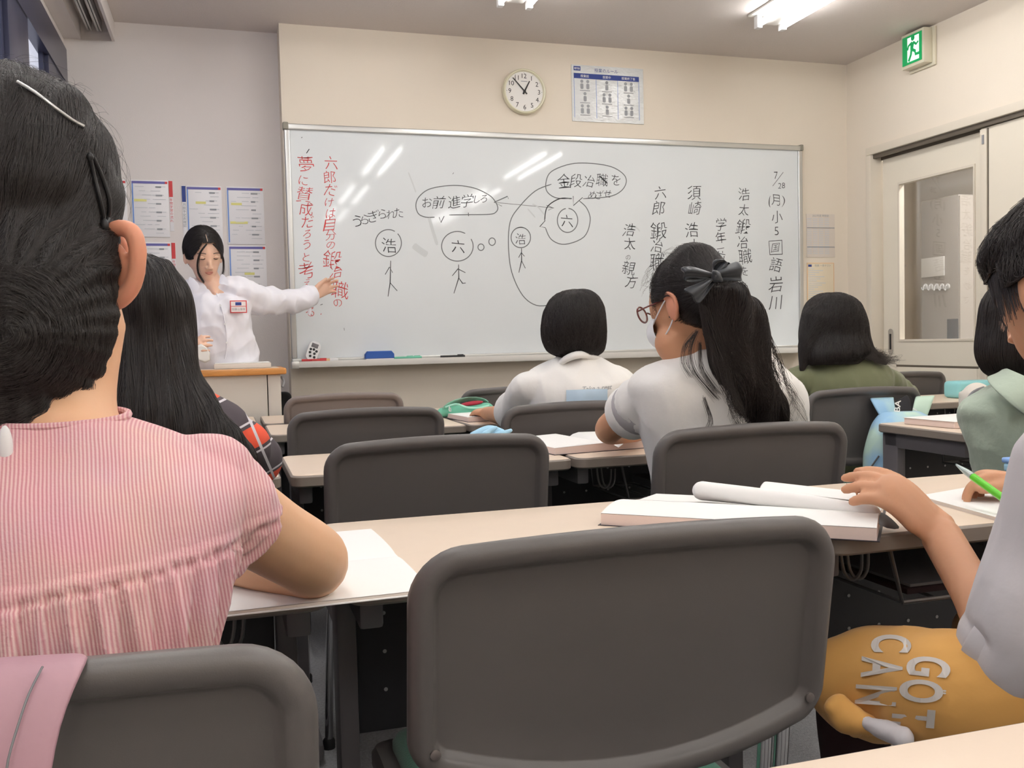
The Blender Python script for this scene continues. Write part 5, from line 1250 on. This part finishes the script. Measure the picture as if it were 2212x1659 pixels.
# green pen in his right hand
pen = thing('pen', 'bright green ballpoint pen in the writing hand at the right edge', 'pen', at(2120, 1045, 1.30))
a_, b_ = at(2102, 1030, 1.25), at(2178, 1084, 1.17); dv = (b_-a_)
obj('barrel', tube([a_, b_], .0062, 14), 'pen_green', pen)
obj('clip', tube([b_ + dv*-.18 + Vector((0, -.006, -.004)), b_ + dv*.02 + Vector((0, -.008, -.006))], .0022, 8), 'white_plastic', pen)
pt_ = at(2066, 1004, 1.31); obj('clear_tip', tube([a_, a_.lerp(pt_, .4), pt_], [.0060, .0056, .0018], 12), 'clear', pen)

# ---------- teacher
Y3 = 4.42
hd = at(440, 548, Y3); R3_ = Rm(PI + .30, -.38, .06)
tp = at(462, 628, 4.44); hipt = Vector((at(482, 800, 4.50).x, 4.52, .84))
shl = at(516, 628, 4.44); ell = at(592, 650, 4.56); wrl = at(676, 638, 4.66)
shr = at(400, 640, 4.44); elr = at(395, 745, 4.36); wrr = at(408, 765, 4.27)
root = thing('person', 'teacher in white shirt with red name badge, pointing at the board', 'person', (hipt.x, hipt.y, 0))
def f3(x, y, z): return hd + R3_ @ Vector((x, y, z))*1.0
sk = head_geo(hd, 1.02, R3_) + [limb([tp - Vector((0, 0, .04)), tp, f3(0, -.015, -.06)], [.06, .050, .048])]
sk += [rings([(hipt.x, hipt.y, .80, .12, .09), (hipt.x, hipt.y, .90, .14, .10), ((hipt.x+tp.x)/2, 4.48, 1.03, .115, .085), (tp.x, 4.45, 1.17, .130, .09), (tp.x, 4.44, tp.z-.03, .13, .07), (tp.x, 4.44, tp.z+.01, .05, .05)], 24, 4)]
sk += [limb([shl, ell, wrl], [.042, .036, .024]), limb([shr, elr, wrr], [.042, .036, .024])]
sk += [limb([at(452, 612, 4.425), at(459, 622, 4.400), at(463, 632, 4.378)], [.036, .026, .010])]
sk += hand_geo(wrl + (wrl-ell).normalized()*.01, (at(722, 606, 4.72)-wrl), V3(.1, -.9, -.3), -1, curl=(.7, .5, .7, .9), s=.98, spread=.08, thumb=.5)
sk += hand_geo(wrr, V3(.25, -.35, .25), V3(.3, .6, -.3), 1, curl=.8, s=.95)
for k in (-1, 1): sk.append(limb([(hipt.x+k*.07, hipt.y, .80), (hipt.x+k*.075, hipt.y, .45), (hipt.x+k*.08, hipt.y+.01, .08)], [.075, .055, .04]))
obj('body', fuse(sk, .005, 3), 'skin_fair', root, angle=180)
cuff = wrl - (wrl-ell).normalized()*.02
sh3 = [rings([(hipt.x+.0, hipt.y, .885, .118, .092), (hipt.x-.005, hipt.y, .925, .160, .118), ((hipt.x+tp.x)/2+.005, 4.48, 1.02, .155, .115), (tp.x, 4.455, 1.14, .150, .112), (tp.x, 4.44, tp.z-.045, .150, .085), (tp.x, 4.445, tp.z-.012, .10, .060), (tp.x, 4.455, tp.z+.006, .060, .045)], 28, 5, 2.2),
       limb([at(490, 634, 4.44), shl, at(555, 648, 4.50), ell, at(635, 650, 4.62), cuff], [.055, .060, .062, .058, .053, .044]), limb([at(430, 636, 4.44), shr, elr, wrr], [.055, .058, .055, .045])]
gs3 = puff(fuse(sh3, .006, 5), folds(12, .013, (1, 1, .8), 4)); obj('shirt', gs3, 'shirt_white', root, angle=180)
dc = (wrl-ell).normalized()
obj('cuff', tube([cuff - dc*.03, cuff - dc*.02, cuff + dc*.02, cuff + dc*.022], [.040, .046, .050, .046], 24, 2, cap=False), 'shirt_white', root); obj('cuff_flap', solid(G([(cuff + Vector(p))[:] for p in ((-.02, -.03, -.04), (.015, -.03, -.045), (.0, -.02, -.105), (-.012, -.02, -.10))], [(0, 1, 2, 3)]), .004), 'shirt_white', root)
bv3 = BVHTree.FromPolygons([tuple(v) for v in gs3[0]], gs3[1])
def s3(px, py, off=.006):
    h = bv3.ray_cast(CAMP, ray(px, py).normalized()); return (h[0] + Vector((0, -off, 0))) if h[0] else at(px, py, Y3-.06)
for poly in ([(408, 590), (404, 606), (417, 641), (436, 622), (428, 612)], [(478, 586), (474, 600), (470, 618), (484, 611), (497, 624), (492, 600)]):
    P = [at(x, y, 4.33 + (.03 if i < 2 else 0)) for i, (x, y) in enumerate(poly)]; obj('collar', solid(G([p[:] for p in P], [tuple(range(len(P)))]), .005), 'shirt_white', root, label='pointed shirt collar')
obj('placket', tube([s3(x, y, .004) for x, y in ((468, 634), (480, 670), (488, 710), (490, 750), (486, 775))], .003, 6, 3), 'shirt_white', root)
for x, y in ((476, 660), (486, 700), (490, 740)): obj('shirt_button', disc_stack(s3(x, y, .008), (0, -1, 0), [(.005, -.001), (.005, .001)], 10), 'white_plastic', root)
obj('trousers', fuse([rings([(hipt.x, hipt.y, .70, .13, .10), (hipt.x, hipt.y, .82, .145, .11), (hipt.x, hipt.y, .905, .125, .10)]), *[limb([(hipt.x+k*.07, hipt.y, .80), (hipt.x+k*.075, hipt.y, .45), (hipt.x+k*.08, hipt.y+.01, .10)], [.085, .07, .06]) for k in (-1, 1)]], .008, 4), 'trouser', root, angle=180)
for k in (-1, 1): obj('shoe', shoe((hipt.x+k*.08, hipt.y, .09), PI), 'slip', root)
# badge
bdc = s3(515, 663, .020)
bd = thing('name_badge', 'red bordered name badge clipped to the teacher\'s white shirt', 'badge', bdc)
def bpl(x, z): return bdc + Vector((x, 0, z))
bw, bh = 17.5*mpx(bdc), 13.5*mpx(bdc)
obj('badge_plate', bbox((bdc.x-bw, bdc.y-.002, bdc.z-bh), (bdc.x+bw, bdc.y+.001, bdc.z+bh), .001), 'print_red', bd)
obj('badge_card', box((bdc.x-bw*.88, bdc.y-.0026, bdc.z-bh*.84), (bdc.x+bw*.88, bdc.y-.0018, bdc.z+bh*.84)), 'badge', bd)
obj('badge_rule', box((bdc.x-bw*.88, bdc.y-.003, bdc.z+bh*.02), (bdc.x+bw*.88, bdc.y-.0027, bdc.z+bh*.10)), 'print_red', bd)
obj('badge_logo', box((bdc.x-bw*.36, bdc.y-.003, bdc.z+bh*.22), (bdc.x+bw*.36, bdc.y-.0027, bdc.z+bh*.72)), 'print_blue', bd)
obj('badge_text', on_wall(text_geo('加藤山優香', bh*.42), (bdc.x, bdc.y-.0032, bdc.z-bh*.40)), 'print_grey', bd, smooth=False)
# face
def fline(pts, r, m, nm, k=4): return obj(nm, tube([f3(*p) for p in pts], r, 8, k), m, root)
for sx in (-1, 1):
    fline([(sx*.018, .088, .004), (sx*.030, .088, .000), (sx*.045, .078, .003)], .0016, 'hair', 'eyelashes'); fline([(sx*.016, .091, .026), (sx*.032, .091, .030), (sx*.050, .078, .024)], .0016, 'strand', 'eyebrow')
    obj('eyelid', ellipsoid(f3(sx*.031, .080, .007), (.016, .008, .008), R3_, 14, 10), 'skin_fair', root)
obj('lips', fuse([round_tube([f3(-.019, .086, -.060), f3(-.007, .096, -.056), f3(.007, .096, -.056), f3(.019, .086, -.060)], [.0015, .0030, .0030, .0015], 8, 3), round_tube([f3(-.015, .087, -.063), f3(0, .095, -.066), f3(.015, .087, -.063)], [.0015, .0036, .0015], 8, 3)], .0018, 2), 'lip', root, angle=180)
cap3 = fuse([ellipsoid(hd + R3_ @ Vector((0, -.012, .018)), (.085, .104, .105), R3_), ellipsoid(f3(0, -.075, -.035), (.055, .04, .045), R3_)], .0045, 3)
def k3(c):
    l = R3_.transposed() @ (Vector(c)-hd)
    return not ((l.y > .022 and l.z < .060 - 1.1*abs(l.x) + .5*max(0, .06-l.y)*0 and l.z < .075) or (l.z < -.015 and l.y > -.02) or (abs(l.x) < .060 - .55*max(0, l.z-.01) and l.z < .072 and l.y > .0))
cap3 = keep(cap3, k3); h3 = obj('hair', cap3, 'hair', root, angle=180)
strands('hair_strand', cap3, h3, 3600, .10, 8, lambda p, n: R3_ @ Vector((math.copysign(1, (R3_.transposed() @ (p-hd)).x)*.8, -.5, -.6)), (.0004, .003), .0004, wav=.08)
obj('hair_parting', tube([f3(.006, .078, .078), f3(.006, .055, .098), f3(.006, .02, .113)], .0012, 6, 3), 'skin_fair', root)
for sx, pts in ((-1, [(.012, .085, .068), (.040, .088, .030), (.050, .088, -.02), (.046, .092, -.062), (.026, .100, -.10)]), (1, [(-.016, .085, .068), (-.050, .082, .030), (-.068, .066, -.01), (-.070, .068, -.055), (-.060, .075, -.085)])):
    L = []
    for _ in range(70 if sx < 0 else 30):
        j = Vector(rng.normal(0, .0014, 3)); A = catmull([tuple(f3(*p) + j*(1+i*.3)) for i, p in enumerate(pts)], 4); L.append([Vector(a) for a in A])
    curves_obj('face_lock', L, h3, .0005, 'strand')
# sheet of paper she holds
P = [at(x, y, Y) for x, y, Y in ((420, 735, 4.19), (446, 742, 4.19), (468, 786, 4.22), (420, 790, 4.20))]
ps = thing('paper_sheet', 'white paper held by the teacher above the lectern', 'paper', P[0])
obj('sheet', solid(G([p[:] for p in P], [(0, 1, 2, 3)]), .0015), 'paper', ps, angle=180)

# ================================================================ things on the desks
DZ = .7003
def open_book(name, label, c, w_, d_, th, yaw, cat='book', edge='paper_edge', curl=.0, cover='cover_black', left=1.0, group=None):
    """two page blocks opened along y; c = centre of the spine on the desk"""
    t = thing(name, label, cat, c, group); Mx = Matrix.Translation(Vector(c)) @ Matrix.Rotation(yaw, 4, 'Z')
    for s in (-1, 1):
        hw = w_ * (left if s < 0 else 1); n = 10; V, F = [], []
        for j in (0, 1):
            for i in range(n+1):
                u = i/n; z = th*(1 - .25*u) * (math.sin(min(1, u*4+.15)*PI/2)) + curl*math.sin(u*PI); V.append((s*hw*u, (j-.5)*d_, z+.0015))
        for j in (0, 1):
            for i in range(n+1): V.append((s*hw*(i/n), (j-.5)*d_, .0012))
        a = n+1
        for i in range(n): F.append((i, i+1, a+i+1, a+i))
        top = G(V[:2*a], F if s > 0 else [f[::-1] for f in F])
        F2 = [(i, i+1, 2*a+i+1, 2*a+i) for i in range(n)] + [(a+i, a+i+1, 3*a+i+1, 3*a+i) for i in range(n)] + [(n, a+n, 3*a+n, 2*a+n)]
        obj('page', xf((top[0] + np.array([0, 0, .0006]), top[1]), Mx), 'paper', t, angle=60); obj('page_block', xf(G(V, F2 + F), Mx), edge, t, smooth=False)
    obj('cover', xf(bbox((-w_*left-.004, -d_/2-.003, 0), (w_+.004, d_/2+.003, .0014), .0006), Mx), cover, t)
    return t
# open notebook under the pink pupil's arm
nb = open_book('notebook', 'open white notebook under the elbow of the pupil in pink stripes', (.085, 1.29, DZ), .20, .27, .004, PI/2+.03, 'notebook', cover='paper', curl=.002)
# thick open book with a roll of pages
t = thing('thick_book', 'thick open textbook with a roll of turned pages before the boy', 'book', (.78, 1.28, DZ))
A, B, C_, D_ = atz(1297, 1128, DZ), atz(1890, 1165, DZ), atz(1905, 1112, DZ), atz(1485, 1080, DZ)
A, B = Vector((.570, 1.395, DZ)), Vector((.885, 1.125, DZ)); ux = (B-A).normalized(); vy = Vector((-ux.y, ux.x, 0))
def block(u0, u1, v0, v1, z0, prof, nm, m_top, m_edge, n=14):
    V, F = [], []; N = n+1
    for i in range(N):
        v = v0 + (v1-v0)*i/n; z = prof(i/n)
        for u in (u0, u1): V.append((A + ux*u + vy*v + Vector((0, 0, z)))[:])
    for i in range(N):
        v = v0 + (v1-v0)*i/n
        for u in (u0, u1): V.append((A + ux*u + vy*v + Vector((0, 0, z0)))[:])
    T_ = [(2*i, 2*i+1, 2*i+3, 2*i+2) for i in range(n)]
    o = 2*N; E_ = [(2*i, 2*i+2, o+2*i+2, o+2*i) for i in range(n)] + [(2*i+1, o+2*i+1, o+2*i+3, 2*i+3) for i in range(n)] + [(0, o, o+1, 1), (2*n, 2*n+1, o+2*n+1, o+2*n)]
    obj(nm, G([(x, y, z+.0006) for x, y, z in V[:2*N]], T_), m_top, t, angle=60); obj('page_block', G(V, E_), m_edge, t, smooth=False)
Ln = (B-A).length
block(0, Ln, 0, .125, .001, lambda s: .019 + .010*math.sin(s*PI*.9)*(.7), 'page', 'paper', 'paper_edge_pink')
block(0.02, Ln, .150, .27, .001, lambda s: .017*(1-s*.5), 'page', 'paper', 'paper_edge')
obj('cover', join(*[G([(A + ux*u + vy*v + Vector((0, 0, z)))[:] for z in (0, .001) for u, v in ((-.004, -.004), (Ln+.004, -.004), (Ln+.004, .275), (-.004, .275))], [(3, 2, 1, 0), (4, 5, 6, 7), (0, 1, 5, 4), (1, 2, 6, 5), (2, 3, 7, 6), (3, 0, 4, 7)])]), 'cover_black', t, smooth=False)
r0, r1 = at(1516, 1060, 1.43), at(1886, 1106, 1.20)
obj('turned_pages', fuse([round_tube([r0, r0.lerp(r1, .5) + Vector((0, 0, .002)), r1], [.0165, .014, .011], 20, 4, flat=1.0)], .003, 1), 'paper', t, angle=180)
fl = at(1700, 1062, 1.36); V = []; F = []
for i in range(12):
    u = i/11; a = r0.lerp(r1, .35+.65*u)
    for j in range(9):
        v = j/8; V.append((a + vy*(.010 + .16*v) + Vector((0, 0, .012*(1-v) - .018*v*v + .012*math.sin(v*PI))))[:])
for i in range(11):
    for j in range(8): k = i*9+j; F.append((k, k+9, k+10, k+1))
obj('turned_sheet', solid(G(V, F), .0012), 'paper', t, angle=180)
uu = [at(1892, 1112, 1.16), at(1925, 1110, 1.19), at(1950, 1135, 1.17)]
obj('black_inside_and_shade', solid(G([at(x, y, Y)[:] for x, y, Y in ((1886, 1106, 1.20), (1905, 1103, 1.21), (1925, 1118, 1.19), (1950, 1142, 1.165), (1940, 1146, 1.16), (1892, 1140, 1.155))], [(0, 1, 2, 3, 4, 5)]), .002), 'cover_black', t)  # one dark sheet for the book's black inside and the shadow beneath
# notebook he writes in
n3 = thing('notebook', 'flat open notebook under the boy\'s writing hand at the right', 'notebook', (1.25, 1.3, DZ))
P = [atz(1985, 1078, DZ), atz(2160, 1128, DZ), atz(2330, 1098, DZ), atz(2130, 1052, DZ)]
V = [p[:] for p in P] + [(p + Vector((0, 0, .006)))[:] for p in P]
obj('page_block', G(V, [(0, 1, 5, 4), (1, 2, 6, 5), (2, 3, 7, 6), (3, 0, 4, 7), (3, 2, 1, 0)]), 'paper_edge', n3, smooth=False)
obj('page', G([(p + Vector((0, 0, .0062)))[:] for p in P], [(0, 1, 2, 3)]), 'paper', n3, smooth=False)
# books further on
open_book('textbook', 'thick open book under the ponytailed pupil\'s elbow', (.985, 2.47, DZ), .19, .30, .022, .12, edge='paper_edge_pink', left=1.0)
open_book('textbook', 'thick open book in front of the mint pencil case', (1.02, 3.55, DZ), .17, .26, .022, .1, edge='paper_edge_pink')
q = at(2060, 908, 2.45)
t = thing('textbook', 'closed pink edged book on the right column desk', 'book', (q.x, 2.45, DZ)); obj('page_block', xf(bbox((-.14, -.10, .001), (.14, .10, .020), .002), T(q.x+.03, 2.45, DZ, .1)), 'paper_edge_pink', t); obj('cover', xf(bbox((-.143, -.103, .0205), (.143, .103, .022), .0006), T(q.x+.03, 2.45, DZ, .1)), 'paper', t)
q = at(1088, 858, 3.95)
t = thing('ring_notebook', 'small spiral bound notepad standing beyond the mint pencil case', 'notebook', (q.x, 3.95, DZ)); z0_ = q.z
obj('pad', xf(bbox((-.075, -.05, 0), (.075, .05, .012), .001), T(q.x, 3.98, DZ+.03, 0, .5)), 'paper', t); obj('spiral', join(*[tube([(q.x-.068+.012*k, 4.022, DZ+.062), (q.x-.068+.012*k, 4.034, DZ+.075), (q.x-.068+.012*k, 4.022, DZ+.08)], .0016, 6, 2) for k in range(12)]), 'print_bluel', t, kind='stuff')
obj('pad_stand', bbox((q.x-.07, 3.95, DZ), (q.x+.07, 4.03, DZ+.032), .003), 'paper', t)
# mint pencil case, unzipped
q = at(1003, 878, 3.66); sc = mpx(q)
t = thing('pencil_case', 'open mint green pencil case showing its red lining', 'pencil case', (q.x, 3.66, DZ))
L0, L1 = at(945, 890, 3.66).x, at(1060, 880, 3.66).x
zt2 = at(1030, 858, 3.66).z - DZ
obj('case_body', fuse([round_tube([(L0+.02, 3.66, DZ+.022), ((L0+L1)/2, 3.65, DZ+.026), (L1-.02, 3.65, DZ+.028)], [.022, .030, .030], 16, 4, flat=.9)], .004, 2), 'mint', t, angle=180)
obj('raised_flap', solid(px_strip := G([at(x, y, Y)[:] for x, y, Y in ((948, 888, 3.62), (965, 868, 3.63), (995, 858, 3.65), (1030, 855, 3.67), (1052, 862, 3.67), (1058, 872, 3.66), (1050, 868, 3.70), (1028, 864, 3.72), (995, 868, 3.72), (970, 882, 3.70))], [(0, 1, 9), (1, 2, 8, 9), (2, 3, 7, 8), (3, 4, 6, 7), (4, 5, 6)]), .006), 'mint_light', t, angle=180)
obj('lining', ellipsoid(at(1018, 872, 3.645), (.050, .022, .0095), Matrix.Rotation(-.12, 3, 'Y')), 'red_lining', t)
obj('zip_tape', tube([at(962, 880, 3.625), at(985, 873, 3.62), at(1010, 880, 3.612), at(1035, 881, 3.612), at(1056, 876, 3.63)], .004, 8, 4), 'mint_light', t); obj('zip_pull', tube([at(971, 878, 3.61), at(970, 886, 3.608), at(974, 889, 3.607), at(973, 880, 3.609)], .002, 6, 2), 'white_plastic', t)
# pale blue thing with two rounded ends on desk row 3
q = at(1062, 938, 2.42); 
t = thing('pencil_pouch', 'pale blue soft pouch with ear like tips behind the empty chair', 'pencil case', (q.x, 2.42, DZ))
obj('pouch_body', fuse([limb([at(1022, 941, 2.42), at(1055, 936, 2.42), at(1080, 939, 2.42)], [.011, .022, .018])], .003, 2), 'light_blue', t, angle=180)
for pts in (((1048, 938), (1060, 930), (1071, 924)), ((1072, 940), (1090, 935), (1103, 930))): obj('ear_tip', round_tube([at(x, y, 2.40) for x, y in pts], [.009, .007, .005], 10, 3), 'light_blue', t)
# right column: blue case, cream pouch, light blue box
q0, q1 = at(2038, 858, 3.42), at(2130, 858, 3.42)
t = thing('glasses_case', 'sky blue hard case with rounded edges on the right column desk', 'case', ((q0.x+q1.x)/2, 3.42, DZ))
zz = at(2080, 822, 3.42).z
obj('case_body', bbox((q0.x+.03, 3.36, DZ+.0005), (q0.x+.24, 3.46, zz), .022, 5), 'sky_blue', t); obj('lid_seam', bbox((q0.x+.04, 3.3590, DZ+.033), (q0.x+.23, 3.3605, DZ+.035), .0005), 'zip_grey', t)
q = at(2105, 865, 2.60)
t = thing('cream_pouch', 'cream zipped pouch with grey handle beside the sage shirt', 'pencil case', (q.x, 2.6, DZ))
w1 = 28*mpx(q); zt3 = at(2105, 832, 2.6).z
obj('pouch_body', fuse([ellipsoid((q.x+.01, 2.60, (DZ+zt3)/2+.003), (w1*1.25, .05, (zt3-DZ)/2+.006)), bbox((q.x-w1*.9, 2.565, DZ+.001), (q.x+w1*1.3, 2.635, zt3-.02), .01)], .004, 4), 'cream_pouch', t, angle=180)
obj('zip_band', tube([at(2086, 885, 2.545), at(2092, 862, 2.545), at(2105, 846, 2.545), at(2125, 838, 2.55)], .006, 8, 4), 'zip_grey', t)
q = at(2190, 1004, 1.57)
t = thing('blue_box', 'light blue lidded box beyond the boy\'s writing hand', 'box', (q.x, q.y, DZ))
qa = atz(2166, 1018, DZ); obj('box_body', bbox((qa.x, qa.y-.06, DZ), (qa.x+.16, qa.y+.0, DZ+.018), .006, 3), 'light_blue', t); obj('box_lid', bbox((qa.x-.003, qa.y-.063, DZ+.0182), (qa.x+.163, qa.y+.003, DZ+.030), .006, 3), mat('cornflower plastic', '#7fa6e0', .4), t)
# books in the rack under the boy's desk
t = thing('rack_books', 'flat maroon folder lying in the wire rack under the right desk', 'folder', (1.25, 1.3, .58))
obj('folder_body', bbox((1.02, 1.225, .5835), (1.33, 1.46, .593), .002), 'maroon', t); obj('top_sheet', bbox((1.03, 1.23, .5935), (1.34, 1.465, .5985), .001), 'zip_grey', t)
t = thing('rack_papers', 'grey papers lying in the wire rack below the ponytailed pupil\'s book', 'papers', (1.25, 2.35, .58))
obj('paper_stack', bbox((1.12, 2.268, .5835), (1.36, 2.50, .605), .002), 'zip_grey', t)

# pink bag on the left chair
t = thing('pink_bag', 'dusty pink leather bag hung over the back of the left chair', 'bag', at(60, 1650, .57))
def strip(rows, Yf, nm, m, root_, th=.004, nx=6):
    V, F = [], []
    for (xa, ya, xb, yb_, Yd) in rows:
        for k in range(nx+1): u = k/nx; V.append(at(xa+(xb-xa)*u, ya+(yb_-ya)*u, Yd)[:])
    for i in range(len(rows)-1):
        for k in range(nx): a = i*(nx+1)+k; F.append((a, a+1, a+nx+2, a+nx+1))
    return obj(nm, solid(G(V, F), th), m, root_, angle=180)
strip([(-140, 1450, 150, 1432, .69), (-130, 1432, 195, 1412, .637), (-120, 1440, 192, 1425, .607), (-110, 1500, 160, 1490, .590), (-100, 1570, 130, 1570, .580), (-100, 1660, 112, 1665, .570), (-100, 1760, 100, 1760, .565)], 0, 'flap', 'pink_bag', t, .005)
obj('stitching', tube([at(x, y, Y) for x, y, Y in ((92, 1440, .598), (62, 1500, .584), (38, 1570, .573), (18, 1640, .564), (10, 1700, .560))], .0007, 6, 3), 'zip_grey', t)
# pastel backpack hanging on the olive pupil's chair
t = thing('backpack', 'pastel sky coloured backpack hanging from the chair behind the olive shirt', 'backpack', at(1930, 1000, 2.70))
Yb = 2.70
strip([(1880, 862, 1932, 860, 2.80), (1878, 860, 1930, 858, 2.735), (1892, 885, 1934, 884, 2.715), (1908, 912, 1940, 912, 2.70)], 0, 'strap', 'bag', t, .008)
strip([(1978, 858, 2020, 856, 2.80), (1977, 857, 2019, 855, 2.735), (1972, 880, 2010, 882, 2.715), (1966, 906, 2000, 908, 2.70)], 0, 'strap', 'cloud_pink', t, .008)
strip([(1934, 866, 1960, 852, 2.73), (1936, 884, 1966, 860, 2.72), (1930, 902, 1972, 890, 2.70), (1928, 910, 1968, 905, 2.69)], 0, 'name_loop', 'strap_black', t, .004)
obj('strap_text', on_wall(text_geo('&BA', .034, .0006), at(1938, 884, 2.688), rot=1.45), 'paper', t, smooth=False); obj('strap_text', on_wall(text_geo('AI', .026, .0006), at(1974, 890, 2.690), rot=1.1), 'paper', t, smooth=False)
bb = fuse([rings([(at(1945, 1090, Yb).x, Yb-.02, .42, .12, .07), (at(1945, 1050, Yb).x, Yb-.03, .50, .150, .09), (at(1945, 1000, Yb).x, Yb-.03, .60, .145, .085), (at(1945, 950, Yb).x, Yb-.02, .68, .12, .065), (at(1945, 920, Yb).x, Yb, .725, .07, .035)], 28, 4, 2.6)], .006, 3)
obj('pack_body', puff(bb, folds(9, .006)), 'bag', t, angle=180); bvb = BVHTree.FromPolygons([tuple(v) for v in bb[0]], bb[1])
obj('zip_line', tube([on_hair(bvb, x, y, Yb-.1, .004) for x, y in ((1868, 1040), (1878, 1018), (1890, 1000), (1900, 985))], .003, 6, 3), 'zip_grey', t)
